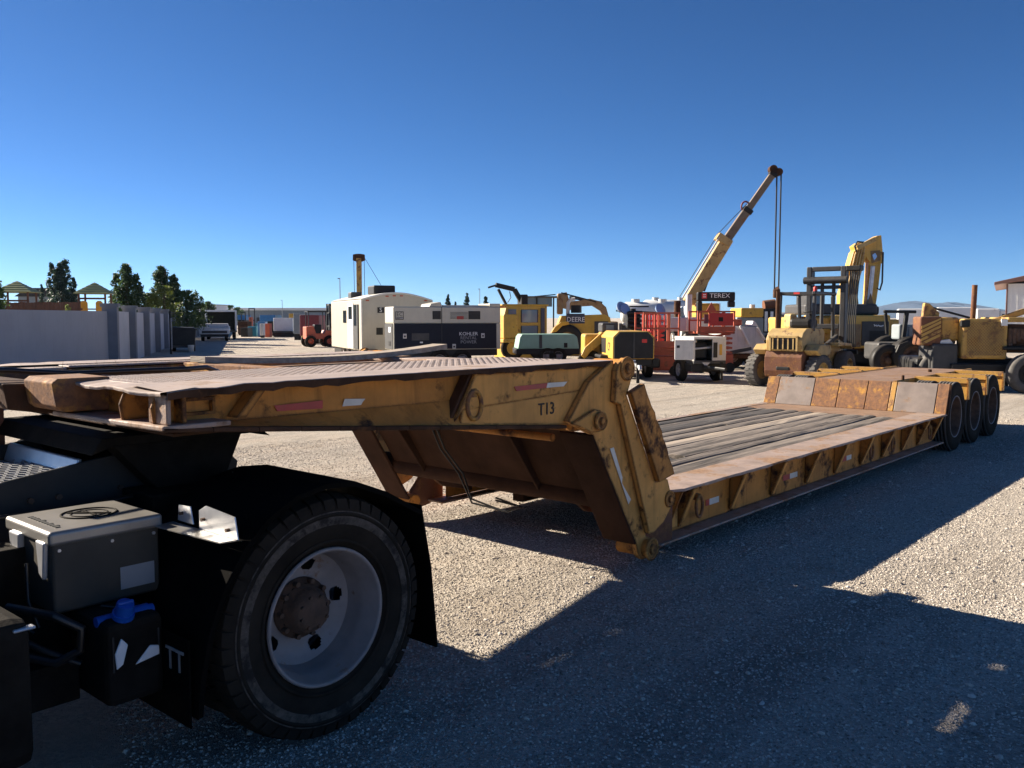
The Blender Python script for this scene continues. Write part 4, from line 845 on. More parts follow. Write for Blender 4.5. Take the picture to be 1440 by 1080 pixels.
bb = MB(); bb.lathe([(.001, 0), (.13, 0), (.16, .36), (.165, .38), (.15, .38), (.12, .03), (.001, .02)], ax='z', n=18); o = bb.build('bucket', 'dull_white'); o.location = spot(270, 46.5); tag(o, 'small white bucket on the gravel beside the black skip', 'bucket')
t = yard('box_truck', 'white box truck seen from behind with its dark cargo bay open', 'truck', 313, 73, 18)
D = 73; w2 = 21 * D / F; zt = zz(436, D)
for x0, x1 in ((-w2, -w2 + .12), (w2 - .12, w2)): MB().box(x0, x1, 0, 5, .75, zt).build('box_side', 'white_paint', t)
MB().box(-w2 + .12, w2 - .12, 0, 5, zt - .14, zt).build('box_roof', 'white_paint', t); MB().box(-w2 + .12, w2 - .12, 4.9, 5, .75, zt - .14).build('box_front', 'machine_grey', t)
MB().box(-w2, w2, 0, 5, .62, .75).build('box_floor', 'machine_grey', t); MB().bbox(-w2 + .1, w2 - .1, 5.1, 6.8, .6, 2.1, .1).build('cab', 'white_paint', t)
ws = wheelset(.42, .25, .24, n=18)
for x in (-w2 + .2, w2 - .2):
    for y in (1.2, 5.8): wheel(t, ws, (x, y, .42), math.pi / 2)
t = yard('flatbed_truck', 'silver grey flatbed truck parked in front of the box truck', 'truck', 303, 68, 17)
MB().prism([(-1.05, .55), (1.1, .55), (1.16, .9), (1.1, 1.02), (-1.05, 1.05), (-1.12, .85)], 'y', 0, 3).build('bonnet', 'zinc', t)
MB().box(-1.1, 1.15, .2, 3, 1.05, 1.12).build('bed_edge', 'white_paint', t); MB().prism([(-1.0, 1.12), (1.05, 1.12), (1.0, 1.36), (-.95, 1.36)], 'y', .5, 2.6).build('load_cover', 'dull_white', t)
MB().box(-1.0, 1.05, -.06, 0, .35, .55).build('bumper', 'machine_black', t); MB().box(-.9, .95, -.02, .0, .62, .82).build('grille', 'machine_grey', t)
for x in (-.85, .88): wheel(t, ws, (x, .7, .42), math.pi / 2)
# far buildings, yard clutter at the far end
t = yard('far_shed', 'low white shed beyond the end of the boundary wall', 'shed', 293, 150)
MB().box(-1.7, 1.7, 0, 6, 0, zz(429, 150)).build('wall', 'siding_white', t); MB().box(-1.8, 1.8, -.15, 6.1, zz(429, 150), zz(428, 150)).build('roof', 'far_grey', t)
t = yard('far_warehouse', 'long low grey warehouse on the far horizon', 'warehouse', 395, 210)
z1, z0 = zz(433, 210), zz(436.5, 210)
MB().box(-11.5, 13, 0, 20, 0, z0).build('wall', 'far_grey', t); MB().prism([(-12, z0), (13.5, z0), (13, z1), (-11.5, z1)], 'y', -.5, 20).build('roof', 'siding_white', t)
for k in range(6): MB().box(-9 + k * 3.6, -7.4 + k * 3.6, -.06, -.002, 0, 1.9).build('door', 'machine_grey', t)
for px, py, D, lb in ((399, 422, 200, 'thin lamp post above the far warehouse'), (480, 391, 120, 'thin pole left of the rust brown crane mast'), (675, 406, 160, 'thin distant pole right of the far conifers')):
    bb = MB(); bb.cyl((0, 0, 0), (0, 0, zz(py, D)), .09, .05, n=8); bb.box(-.3, .05, -.04, .04, zz(py, D) - .12, zz(py, D)); o = bb.build('lamp_post', 'far_grey'); o.location = spot(px, D); o.rotation_euler.z = AZ - R(90); tag(o, lb, 'pole', 'distant poles')
def crate(name, label, cat, px0, px1, py0, py1, D, m, depth=1.2, group='yard goods at the far end', frame=None, trim=None):
    t = yard(name, label, cat, (px0 + px1) / 2, D, 0, group); w_ = (px1 - px0) / 2 * D / F; a, c = max(0, zz(py1, D)), zz(py0, D)
    MB().bbox(-w_, w_, 0, depth, a + .02, c, .04).build('body', m, t)
    if a > .05 or frame: MB().box(-w_ * .9, w_ * .9, .1, depth - .1, 0, a + .02).build('base', frame or 'machine_black', t)
    if trim:
        for k in range(3): MB().box(-w_ + .06 + k * w_ * .66, -w_ + .06 + k * w_ * .66 + w_ * .5, -.015, .002, a + .15, c - .15).build('panel', trim, t)
    return t
crate('white_container', 'glossy white box on a dark flat trailer at the far end', 'container', 386, 413, 447, 466, 85, 'white_paint', 2, frame='machine_black')
crate('flat_trailer', 'dark flat trailer under the white box at the far end', 'trailer', 384, 424, 467, 473, 84, 'machine_black', .9)
crate('red_container', 'dark red container behind the small red forklift', 'container', 423, 450, 443, 473, 62, 'maroon', 2.4, trim='maroon')
crate('yellow_skip', 'small yellow skip in front of the dark red container', 'skip', 425, 441, 472, 480, 60, 'machine_yellow', 1)
crate('blue_cover', 'blue tarpaulin covered heap at the far end of the yard', 'heap', 367, 389, 443, 452, 110, 'container_blue', 3)
crate('blue_cabin', 'narrow blue cabin among the far yard goods', 'cabin', 364, 374, 452, 474, 84, 'container_blue', 1)
crate('teal_tank', 'teal tank among the far yard goods', 'tank', 350, 362, 459, 474, 86, 'teal', 1)
crate('orange_lift', 'narrow orange lift mast among the far yard goods', 'lift', 374, 381, 455, 477, 82, 'orange_red', .8)
crate('cream_cabinet', 'narrow cream cabinet right of the white box', 'cabinet', 413, 422, 448, 468, 90, 'gen_cream', 1)
crate('pale_drum', 'pale grey drum between the blue cabin and the orange lift', 'drum', 367, 372, 455, 472, 80, 'dull_white', .6)
crate('blue_cover', 'blue covered heap left of the far warehouse doors', 'heap', 336, 346, 443, 450, 120, 'container_blue', 3)
crate('brown_stack', 'brown stack of timber at the far end beside the box truck', 'stack', 336, 350, 452, 470, 92, 'rust_dark', 1.5, frame='machine_black')
for i, (px, w_, D) in enumerate(((356, 9, 100), (344, 7, 95))):
    t = yard('mast_forklift', ('grey forklift mast standing above the teal tank', 'dark forklift mast beside the brown timber stack')[i], 'forklift', px, D, 0, 'forklift masts at the far end'); h = zz(433 + i * 5, D); u = w_ / 2 * D / F
    for x in (-u, u - .1): MB().box(x, x + .1, 0, .15, 0, h).build('mast_rail', 'mast_blue_grey', t)
    for z in (h * .5, h - .12): MB().box(-u, u, .02, .12, z, z + .12).build('mast_bar', 'mast_blue_grey', t)
    MB().bbox(-u * 1.3, u * 1.3, .3, 2, .2, 1.2, .08).build('body', 'teal', t)
crate('orange_hoist', 'small orange steel hoist in front of the far warehouse wall', 'hoist', 352, 356, 446, 470, 98, 'orange_red', .6)
crate('dark_machine', 'dark low machine between the teal tank and the box truck', 'machine', 340, 350, 461, 477, 84, 'machine_black', 1.6, frame='machine_grey')
crate('yellow_machine', 'small yellow machine behind the white box on the flat trailer', 'machine', 408, 417, 441, 452, 110, 'machine_yellow', 2, frame='machine_black')
crate('grey_cabin', 'grey site cabin just left of the dark red container', 'cabin', 414, 424, 441, 470, 72, 'far_grey', 2)
# small red forklift
D = 55; t = yard('small_forklift', 'small red forklift with a tall black mast beside the camper', 'forklift', 450, D, 25); s = D / F; h = zz(427, D)
MB().prism([(-.9, .5), (.8, .5), (.85, 1.0), (.3, 1.05), (.2, .85), (-.3, .85), (-.45, 1.3), (-.9, 1.25)], 'y', -.5, .5).build('body', 'orange_red', t)
for x in (.55, .68): MB().box(x, x + .1, -.42, -.32, .2, h).box(x, x + .1, .32, .42, .2, h).build('mast_rail', 'machine_black', t, kind='stuff')
for z in (1.2, 2.0, h - .15): MB().box(.58, .7, -.32, .32, z, z + .12).build('mast_bar', 'machine_black', t)
for x in (-.75, .3):
    for y in (-.42, .38): MB().box(x, x + .05, y, y + .05, 1.0, 2.15).build('guard_post', 'machine_black', t)
MB().box(-.8, .4, -.46, .46, 2.15, 2.22).build('guard_roof', 'machine_black', t); MB().bbox(-.35, .1, -.25, .25, .85, 1.4, .06).build('seat', 'machine_black', t)
MB().box(.8, 1.5, -.35, -.22, .1, .16).build('fork', 'machine_black', t); MB().box(.8, 1.5, .22, .35, .1, .16).build('fork', 'machine_black', t)
ws = wheelset(.36, .24, .18, rm='orange_red', n=20)
for x in (-.65, .5):
    for sy in (-1, 1): wheel(t, ws, (x, sy * .55, .36), 0 if sy < 0 else math.pi)
# crane mast behind the camper
D = 62; t = yard('drilling_mast', 'slim yellow brown mast with pulley head behind the camper', 'crane', 507, D, 0); h = zz(357, D)
MB().box(-.17, .17, -.15, .15, .8, h - .3).build('mast', 'old_yellow', t); MB().bbox(-1.1, 1.1, -1, 3, .5, 1.3, .1).build('carrier', 'old_yellow', t)
for sx in (-1, 1): MB().prism([(sx * .17, h - .55), (sx * .42, h - .45), (sx * .40, h - .05), (sx * .17, h)], 'y', -.12, .12).build('pulley_head', 'rust_dark', t)
MB().box(-.17, .17, -.15, .15, h - .3, h).build('head_plate', 'rust_dark', t)
bb = MB(); bb.tube([(-.36, 0, h - .4), (-.33, 0, 2)], .02, 5); o = bb.build('cable', 'machine_black', t)
MB().tube([(.36, 0, h - .4), (.38, 0, 2)], .02, 5).build('cable', 'machine_black', t); MB().tube([(.4, .1, h - .3), (2.3, .5, h - 3.6)], .018, 5).build('cable', 'machine_black', t)
ws = wheelset(.5, .3, .28, n=18)
for x in (-1, 1):
    for y in (-.4, 2.2): wheel(t, ws, (x, y, .5), math.pi / 2)
# ---------------------------------------------------------------- camper
D = 33.5; t = yard('travel_camper', 'cream travel camper with curved roof and open side door', 'camper', 510, D, 22); W = 2.75; Lc = 6.2; z0 = .55
zs = zz(421, D); zm = zz(411.5, D)
prof = [(0, zs)] + [(W * k / 14, zs + (zm - zs) * math.sin(math.pi * min(1, (k / 14) * 1.02 + .0))) for k in range(1, 14)] + [(W, zs - .02)]
MB().prism([(0, z0)] + prof + [(W, z0)], 'y', 0, Lc).build('body', 'camper_cream', t)
rf = MB()
for k in range(len(prof) - 1):
    (xa, za), (xb, zb) = prof[k], prof[k + 1]; rf.add([(xa, -.04, za + .03), (xb, -.04, zb + .03), (xb, Lc + .04, zb + .03), (xa, Lc + .04, za + .03), (xa, -.04, za - .03), (xb, -.04, zb - .03)], [(0, 1, 2, 3), (4, 5, 1, 0)])
rf.build('roof', 'camper_roof', t)
MB().box(-.03, .02, -.03, .02, z0, zs).box(W - .02, W + .03, -.03, .02, z0, zs).build('corner_trim', 'dull_white', t, kind='stuff')
dr = MB().box(-.03, -.003, 1.5, 2.5, z0 + .05, zs - .12).build('door', 'white_paint', t); MB().box(-.045, -.031, 1.65, 2.3, 1.75, 2.25).build('door_window', 'dark_glass', dr)
MB().box(-.05, -.0035, .55, 1.4, z0 + .05, zs - .18).build('door_frame', 'machine_grey', t)
MB().box(-.06, -.051, .75, 1.2, 1.5, 2.3).build('window', 'dark_glass', t)
for y0, y1 in ((2.9, 3.5),): MB().box(-.02, -.003, y0, y1, 1.6, 2.1).build('window', 'dark_glass', t)
MB().bbox(.75, 1.62, 1.2, 2.3, zm - .02, zm + .33, .05).build('air_conditioner', 'machine_black', t); MB().bbox(.3, .75, 3.4, 4, zm - .2, zm + .12, .05).build('roof_vent', 'machine_grey', t)
for x in (.22, .98, 1.26, 1.54, W - .25):
    zq = zs + (zm - zs) * math.sin(math.pi * x / W) - .1; MB().box(x - .06, x + .06, -.02, -.002, zq - .025, zq + .02).build('clearance_light', 'orange_red', t)
MB().box(.6, .86, -.012, -.002, zz(440, D), zz(432, D)).build('logo_patch', 'letter_black', t); text('logo_letter', 'S', t, (.73, -.014, zz(436, D)), (R(90), 0, 0), .24, 'letter_white')
MB().box(.55, .8, -.012, -.002, zz(471, D), zz(461, D)).build('vent_hatch', 'machine_black', t)
MB().box(0.1, W - .1, .1, Lc - .1, .3, .55).build('chassis', 'machine_black', t); MB().box(.1, .5, -.5, 0, .5, .62).build('tow_bar', 'machine_black', t); MB().box(1.0, 1.4, -.02, -.003, zz(490, D), zz(484, D)).build('lamp', 'orange_red', t)
ws = wheelset(.36, .22, .2, n=18)
for y in (2.9, 3.8): wheel(t, ws, (.12, y, .36), -math.pi / 2); wheel(t, ws, (W - .12, y, .36), math.pi / 2)
# ---------------------------------------------------------------- generator
D = 29.5; t = yard('generator_trailer', 'large cream and navy generator trailer with white lettering', 'generator', 554, D, 21); s = D / F
Lg, Wg = 3.8, 1.25; zt = zz(426, D); zm = zz(455, D)
MB().bbox(0, Lg, 0, Wg, zm, zt - .12, .03).build('upper_housing', 'gen_cream', t); MB().box(.0, Lg, .004, Wg, .72, zm).build('lower_housing', 'gen_cream', t)
MB().box(.04, 1.66, -.02, .003, .75, zm - .003).build('door_panel', 'gen_navy', t); MB().box(1.68, Lg - .16, -.02, .003, .75, zm - .003).build('door_panel', 'gen_navy', t)
MB().box(-.02, .002, .06, Wg - .06, .75, zm - .003).build('end_panel', 'machine_grey', t); MB().box(1.664, 1.676, -.026, .0, .75, zt - .13).build('joint', 'machine_grey', t)
MB().prism([(1.25, zt - .121), (1.30, zt - .02), (1.65, zt + .05), (1.72, zt - .121)], 'y', .05, Wg - .05).build('exhaust_hood', 'gen_cream', t)
MB().box(1.75, 3.5, .1, Wg - .1, zt - .119, zt - .06).build('roof_rail', 'gen_cream', t); MB().box(3.4, Lg, .02, Wg, zt - .119, zt + .0).build('rear_cowl', 'gen_cream', t)
for x0, x1, m in ((1.35, 1.64, 'machine_black'), (1.95, 2.62, 'gen_cream'), (2.62, 3.05, 'machine_black')):
    o = MB().box(x0, x1, -.012, .002, zm + .14, zm + .42).build('vent', m, t)
    for k in range(6): MB().box(x0 + .02, x1 - .02, -.02, -.013, zm + .16 + k * .042, zm + .175 + k * .042).build('louvre', 'machine_grey', o)
MB().box(2.2, 2.45, -.014, .002, zm + .14, zm + .24).build('vent_label', 'signal_red', t)
MB().box(.07, .35, -.012, -.001, zm + .13, zm + .40).build('logo_frame', 'letter_black', t); MB().box(.09, .33, -.016, -.0125, zm + .22, zm + .38).build('logo_ground', 'gen_cream', t); text('logo_text', 'EC', t, (.21, -.018, zm + .3), (R(90), 0, 0), .17, 'letter_black'); text('logo_text', 'POWER', t, (.21, -.0135, zm + .175), (R(90), 0, 0), .07, 'letter_white')
text('lettering', 'KOHLER', t, (2.62, -.022, zm - .36), (R(90), 0, 0), .17, 'letter_white', 1.05); text('lettering', 'RENTAL', t, (2.62, -.022, zm - .50), (R(90), 0, 0), .155, 'letter_grey', 1.05); text('lettering', 'POWER', t, (2.62, -.022, zm - .64), (R(90), 0, 0), .155, 'letter_grey', 1.08)
for x, z in ((.38, zm - .42), (3.14, zm - .42), (2.1, zm - .78)):
    o = MB().box(x - .06, x + .06, -.03, -.021, z - .08, z + .08).build('latch_plate', 'dull_white', t); MB().box(x - .03, x + .03, -.036, -.031, z - .04, z + .02).build('latch', 'machine_black', o)
MB().box(.62, 1.22, -.027, -.021, zm - .57, zm - .33).build('inspection_window', 'machine_grey', t); MB().box(.9, 1.0, -.027, -.021, zm - .66, zm - .61).build('sticker', 'letter_white', t)
for z0, z1, m in ((zm - .3, zm - .12, 'letter_white'), (zm - .75, zm - .6, 'machine_black')): MB().box(-.03, -.021, .3, .6, z0, z1).build('end_plate', m, t)
MB().box(.1, Lg - .1, .05, Wg - .05, .5, .72).build('frame', 'machine_black', t)
ws = wheelset(.36, .24, .2, n=18)
for x in (1.6, 2.4): wheel(t, ws, (x, .1, .36)); wheel(t, ws, (x, Wg - .1, .36), math.pi)
# ================================================================ middle of the yard
# yellow truck cab with folded black loader crane
D = 38; t = yard('yellow_loader_truck', 'bright yellow truck cab with a folded black crane arm on top', 'truck', 738, D, 18); s = D / F
zc, zr = zz(462, D), zz(430, D)
MB().bbox(-.95, -.32, 0, 1.6, .9, zr - .35, .06).build('hood', 'machine_yellow', t)
MB().prism([(-.85, zz(505, D)), (1.05, zz(505, D)), (1.05, zr), (-.8, zr), (-.92, zr - .5)], 'y', .1, 1.7).build('cab', 'machine_yellow', t)
for x0, x1, za, zb in ((-.15, .62, zr - .72, zr - .16), (-.15, .62, zr - 1.28, zr - .85)):
    o = MB().bbox(x0, x1, .06, .12, za, zb, .03).build('window', 'sky_glass', t)
    for q in (x0, x1 - .03): MB().box(q, q + .03, .05, .058, za, zb).build('window_frame', 'machine_black', o)
MB().box(-.72, -.38, .04, .098, zr - .75, zr - .15).build('side_window', 'sky_glass', t)
MB().box(.75, .92, .03, .098, zr - 1.3, zr - .1).build('door_post', 'deere_navy', t)
MB().bbox(-1.0, 1.1, .05, 1.75, zr, zr + .07, .02).build('roof', 'machine_yellow', t)
[MB().box(-.86 + k * .12, -.79 + k * .12, -.012, .002, zz(480 + (k % 2) * 2, D), zz(476.5, D)).build('marking', 'letter_white', t) for k in range(4)]
MB().box(-1.0, -.2, -.1, 1.5, .75, .9).build('bumper', 'machine_yellow', t)
bb = MB(); q = lambda px, py: ((px - 738) * s, .9, zz(py, D))
def arm(parent, pts, w_, m, name='arm', y=.9, th=.16):
    for k in range(len(pts) - 1):
        a, b_ = pts[k], pts[k + 1]; MB().bar((a[0], y, a[2]), (b_[0], y, b_[2]), th, w_).build(name, m, parent)
arm(t, [q(704, 400), q(732, 406), q(743, 424)], .2, 'machine_black', 'crane_arm'); arm(t, [q(708, 406), q(722, 432)], .1, 'machine_black', 'crane_ram'); MB().bar(q(693, 404), q(706, 400), .08).build('crane_tip', 'machine_black', t)
MB().tube([q(725, 409), q(727, 418), q(722, 425)], .02, 5).build('hose', 'rubber_hose', t); MB().bbox(.05, .35, .6, 1.2, zr, zr + .5, .04).build('crane_base', 'machine_black', t)
ws = wheelset(.5, .3, .28, rm='machine_yellow', n=20)
for x in (-.5, .7): wheel(t, ws, (x, .2, .5))
# articulated loader with dark lettered hood
D = 42; t = yard('wheel_loader', 'dusty yellow wheel loader with dark lettered hood and big tyre', 'loader', 815, D, 0); s = D / F
X = lambda px: (px - 815) * s
Z = lambda py: zz(py, D)
MB().prism([(X(786), Z(505)), (X(868), Z(505)), (X(858), Z(446)), (X(850), Z(442)), (X(790), Z(444)), (X(780), Z(470))], 'y', .2, 2.2).build('body', 'deere_yellow', t)
MB().box(X(796), X(822), .14, .2, Z(455), Z(441)).build('hood_panel', 'deere_navy', t); text('lettering', 'DEERE', t, (X(809.5), .13, Z(449.5)), (R(90), 0, 0), .32, 'letter_white', .95)
MB().prism([(X(774), Z(468)), (X(779), Z(460)), (X(788), Z(453)), (X(798), Z(452)), (X(800), Z(456)), (X(790), Z(458)), (X(782), Z(466))], 'y', -.4, .4).build('fender', 'deere_yellow', t)
ws = wheelset(.75, .5, .38, 'machine_black', 'dark_yellow', n=28, lugs=0); wheel(t, ws, (X(797), .25, .75)); wheel(t, ws, (X(797), 2.2, .75), math.pi)
for x0, x1 in ((739, 754), (755, 777)): MB().box(X(x0), X(x1), .8, .86, Z(431), Z(417.5)).build('cab_window', 'sky_glass', t)
MB().bbox(X(737), X(786), .5, 2, Z(418), Z(416), .02).build('cab_roof', 'machine_grey', t)
for px in (738, 754, 778): MB().box(X(px), X(px) + .07, .7, .8, Z(470), Z(418)).build('cab_post', 'machine_black', t)
MB().tube([(X(799), .5, Z(442)), (X(799), .5, Z(426)), (X(803), .5, Z(421)), (X(809), .5, Z(420))], .09, 10).build('air_pipe', 'dull_white', t)
MB().cyl((X(811), .6, Z(440)), (X(811), .6, Z(429)), .26, n=16).build('air_filter', 'machine_black', t)
MB().bbox(X(784), X(792), .4, 1.2, Z(442), Z(412), .08).build('exhaust_box', 'dark_yellow', t); MB().bar((X(745), .9, Z(417)), (X(782), .9, Z(413.5)), .05).build('roof_bar', 'machine_black', t)
MB().bar((X(790), .9, Z(411)), (X(840), .9, Z(424)), .06).build('hand_rail', 'machine_black', t); MB().box(X(836), X(855), .15, .2, Z(478), Z(452)).build('grille', 'machine_grey', t)
# folded excavator behind it
D = 47; t = yard('folded_excavator', 'brown yellow excavator arm curving down behind the wheel loader', 'excavator', 835, D, 0); s = D / F; X = lambda px: (px - 835) * s; Z = lambda py: zz(py, D)
bb = MB(); bb.prism([(X(784), Z(432)), (X(790), Z(412)), (X(796), Z(411)), (X(800), Z(424)), (X(812), Z(423)), (X(828), Z(420)), (X(842), Z(424)), (X(851), Z(432)), (X(855), Z(446)), (X(848), Z(446)), (X(843), Z(437)), (X(832), Z(430)), (X(816), Z(431)), (X(802), Z(436))], 'y', -.25, .25); bb.build('boom', 'dark_yellow', t)
MB().bar((X(800), 0, Z(418)), (X(846), 0, Z(426)), .14).build('ram', 'machine_grey', t); MB().bbox(X(800), X(870), .3, 2.6, .9, Z(452), .1).build('upper_body', 'dark_yellow', t)
for yy in (.2, 2.2): MB().bbox(X(795), X(875), yy, yy + .6, 0, .9, .2).build('track', 'machine_black', t)
# green compressor
D = 34; t = yard('green_compressor', 'mint green towable compressor with small lettering', 'compressor', 771, D, 6); s = D / F; X = lambda px: (px - 771) * s; Z = lambda py: zz(py, D)
MB().prism([(X(728), .62), (X(815), .62), (X(812), Z(474)), (X(807), Z(470)), (X(734), Z(470)), (X(731), Z(474))], 'y', 0, 1.5).build('canopy', 'mint_green', t)
for a, b_ in ((733, 757), (763, 781), (783, 808)): MB().box(X(a), X(b_), -.015, .002, .68, Z(475.5)).build('door', 'mint_green', t)
MB().box(X(758), X(762), -.012, .002, .64, Z(471)).build('gap_strip', 'machine_grey', t); MB().box(X(793), X(798), -.02, -.016, .66, .84).build('vent', 'machine_black', t)
[MB().box(X(767 + k * 3), X(769.2 + k * 3), -.02, -.016, Z(496.5), Z(493)).build('lettering', 'letter_black', t) for k in range(4)]; MB().box(X(726), X(816), .02, 1.45, .4, .62).build('frame', 'machine_black', t)
ws = wheelset(.34, .22, .18, n=18); wheel(t, ws, (X(770), .1, .34)); wheel(t, ws, (X(785), .1, .34)); wheel(t, ws, (X(778), 1.4, .34), math.pi)
# yellow and black towable compressor in front
D = 25.3; t = yard('towable_compressor', 'yellow towable compressor with a black front and drawbar', 'compressor', 891, D, 3); s = D / F; X = lambda px: (px - 872) * s; Z = lambda py: zz(py, D)
w2 = .60
pf = [(-w2, .62), (w2, .62), (w2, Z(474)), (w2 - .17, Z(466)), (-w2 + .17, Z(466)), (-w2, Z(474))]
MB().prism(pf, 'y', .06, 3.3).build('canopy', 'machine_yellow', t)
MB().prism([(x * .93, z + (-.03 if z > 1 else .02)) for x, z in pf], 'y', 0, .06).build('front_panel', 'machine_black', t)
MB().box(-.02, .02, -.015, 0, .64, Z(468)).build('panel_seam', 'machine_grey', t); MB().box(w2 * .38, w2 * .62, -.012, .0, Z(482), Z(477)).build('plate', 'signal_red', t); MB().box(-.10, .05, -.02, .0, .56, .6).build('number_plate', 'letter_white', t)
text('lettering', 'CP', t, (-w2 - .004, .75, .95), (R(90), 0, R(-90)), .36, 'letter_black', 1.1); MB().box(-w2 - .006, -w2 + .002, 1.3, 2.6, .75, 1.2).build('side_vent', 'machine_black', t)
MB().box(-w2 * .9, w2 * .9, .1, 3.2, .42, .62).build('chassis', 'machine_black', t); MB().bar((0, .1, .5), (-.05, -1.15, .45), .09).build('drawbar', 'zinc', t); MB().cyl((-.05, -1.15, .5), (-.05, -1.2, .38), .05).build('coupling', 'zinc', t); MB().box(-.09, -.01, -.9, -.84, 0, .55).build('jockey_leg', 'machine_black', t)
ws = wheelset(.33, .22, .18, n=20)
for sx in (-1, 1): wheel(t, ws, (sx * (w2 + .1), 1.4, .33), -math.pi / 2 if sx < 0 else math.pi / 2)
MB().bbox(w2 - .02, w2 + .24, .3, 2.2, .35, .62, .06).build('mudguard', 'machine_black', t); MB().bbox(-w2 - .24, -w2 + .02, .9, 2.0, .6, .7, .03).build('mudguard', 'machine_black', t)
D = 27.5; s = D / F; X = lambda px: (px - 855) * s; Z = lambda py: zz(py, D)
t = yard('skid_steer', 'small yellow skid steer loader with grey cab behind the compressor', 'loader', 855, D, 0)
MB().prism([(X(817), Z(500)), (X(822), Z(489)), (X(846), Z(467)), (X(850), Z(470)), (X(852), Z(478)), (X(830), Z(495)), (X(822), Z(505))], 'y', 0, .2).build('lift_arm', 'machine_yellow', t); MB().bbox(X(846), X(869), .1, 1.3, Z(468), Z(454), .06).build('cab', 'machine_grey', t); MB().box(X(852), X(863), .085, .1, Z(466), Z(457)).build('cab_window', 'sky_glass', t)
MB().bbox(X(822), X(872), .25, 1.6, .3, Z(470), .08).build('body', 'machine_yellow', t); MB().bbox(X(814), X(824), -.2, 1.3, .05, .5, .05).build('bucket', 'dark_yellow', t)
ws = wheelset(.4, .26, .2, n=18); wheel(t, ws, (X(830), .2, .4)); wheel(t, ws, (X(858), .2, .4))
# stowed light tower its lamps coloured with reflected sky blue
D = 30; s = D / F; X = lambda px: (px - 889) * s; Z = lambda py: zz(py, D)
t = yard('lamp_tower', 'folded black lamp tower with reflected sky blue coloured into its lamps', 'light tower', 889, D, 0)
MB().cyl((0, 0, .8), (0, 0, Z(434)), .1, n=12).build('mast', 'machine_black', t); MB().bbox(X(880), X(899), -.2, .3, Z(462), Z(437), .08).build('winch_head', 'machine_black', t)
for k in range(4): MB().cyl((X(880), -.24, Z(458 - k * 6)), (X(900), -.24, Z(457 - k * 6)), .05, n=8).build('cable_drum', 'rubber_hose', t)
MB().box(X(884), X(911), -.06, .06, Z(432), Z(430)).build('cross_bar', 'machine_black', t)
for px, py, r in ((869, 433, 9), (874, 435, 8), (891, 428, 0), (923, 436, 9)):
    if r: bb = MB(); bb.M = Matrix.Translation((X(px) + .06, -.15, Z(py))) @ Matrix.Rotation(R(35), 4, 'Z') @ Matrix.Rotation(R(-22), 4, 'X'); bb.lathe([(.001, .12), (.14, .09), (.2, -.02), (.21, -.05)], n=20); bb.lathe([(.205, -.045), (.001, -.06)], n=20); bb.build('lamp', 'lamp_glass', t)
MB().bar((X(865), -.05, Z(437)), (X(930), -.05, Z(440)), .05).build('lamp_bar', 'machine_black', t); MB().bbox(X(876), X(903), -.4, 1.6, .45, .95, .05).build('base', 'machine_black', t)
ws = wheelset(.33, .2, .18, n=16); wheel(t, ws, (X(875), .5, .33), -math.pi / 2); wheel(t, ws, (X(905), .5, .33), math.pi / 2)
# scissor lifts
def scissor(label, px0, px1, D, zg, zrail, zplat, m='orange_red', yaw=6, cone=False):
    t = yard('scissor_lift', label, 'scissor lift', (px0 + px1) / 2, D, yaw, 'orange scissor lifts'); w2 = (px1 - px0) / 2 * D / F; dp = 1.1
    MB().bbox(-w2 * .95, w2 * .95, 0, dp, .18, .62, .04).build('base', m, t)
    for x in (-w2 * .75, w2 * .75): MB().cyl((x, -.02, .17), (x, .1, .17), .17, n=16).build('wheel', 'machine_black', t)
    n = 4; h0, h1 = .66, zplat - .08
    for k in range(n):
        a, b_ = h0 + (h1 - h0) * k / n, h0 + (h1 - h0) * (k + 1) / n
        for sg in (-1, 1): MB().bar((-w2 * .85 * sg, .1 + .1 * sg, a), (w2 * .85 * sg, .1 + .1 * sg, b_), .06, .07).build('scissor_arm', m, t)
    MB().box(-w2, w2, 0, dp, zplat - .08, zplat).build('platform', m, t)
    for x in (-w2, -w2 * .4, w2 * .3, w2 - .05):
        for y in (0, dp - .05): MB().box(x, x + .05, y, y + .05, zplat, zrail).build('post', m, t)
    for z in (zplat + (zrail - zplat) * .5, zrail - .05):
        for y in (0, dp - .05): MB().box(-w2, w2, y + .005, y + .045, z, z + .05).build('rail', m, t)
    MB().box(-w2, w2, -.01, .01, zplat, zplat + .16).build('kick_plate', m, t)
    return t
sl1 = scissor('orange scissor lift standing behind the black fronted compressor', 903, 956, 27.3, 0, zz(439, 27.3), zz(487, 27.3))
t2 = scissor('orange scissor lift with a red warning triangle behind the grey power unit', 979, 1033, 29, 0, zz(437, 29), zz(466, 29), yaw=4)
MB().bbox(-.25, .55, -.06, -.012, zz(458, 29), zz(440, 29), .02).build('control_box', 'signal_red', t2); MB().box(.05, .2, -.07, -.061, zz(452, 29), zz(446, 29)).build('screen', 'machine_black', t2)
MB().prism([(-.35, zz(437, 29)), (-.02, zz(437, 29)), (-.185, zz(425, 29))], 'y', -.03, -.01).build('warning_triangle', 'orange_red', t2)
MB().box(-.42, -.27, -.05, -.012, zz(455, 29), zz(442, 29)).build('sign_plate', 'maroon', t2)
scissor('low orange scissor lift rail half hidden behind the lamp tower', 912, 935, 33, 0, zz(441, 33), zz(463, 33), 'signal_red')
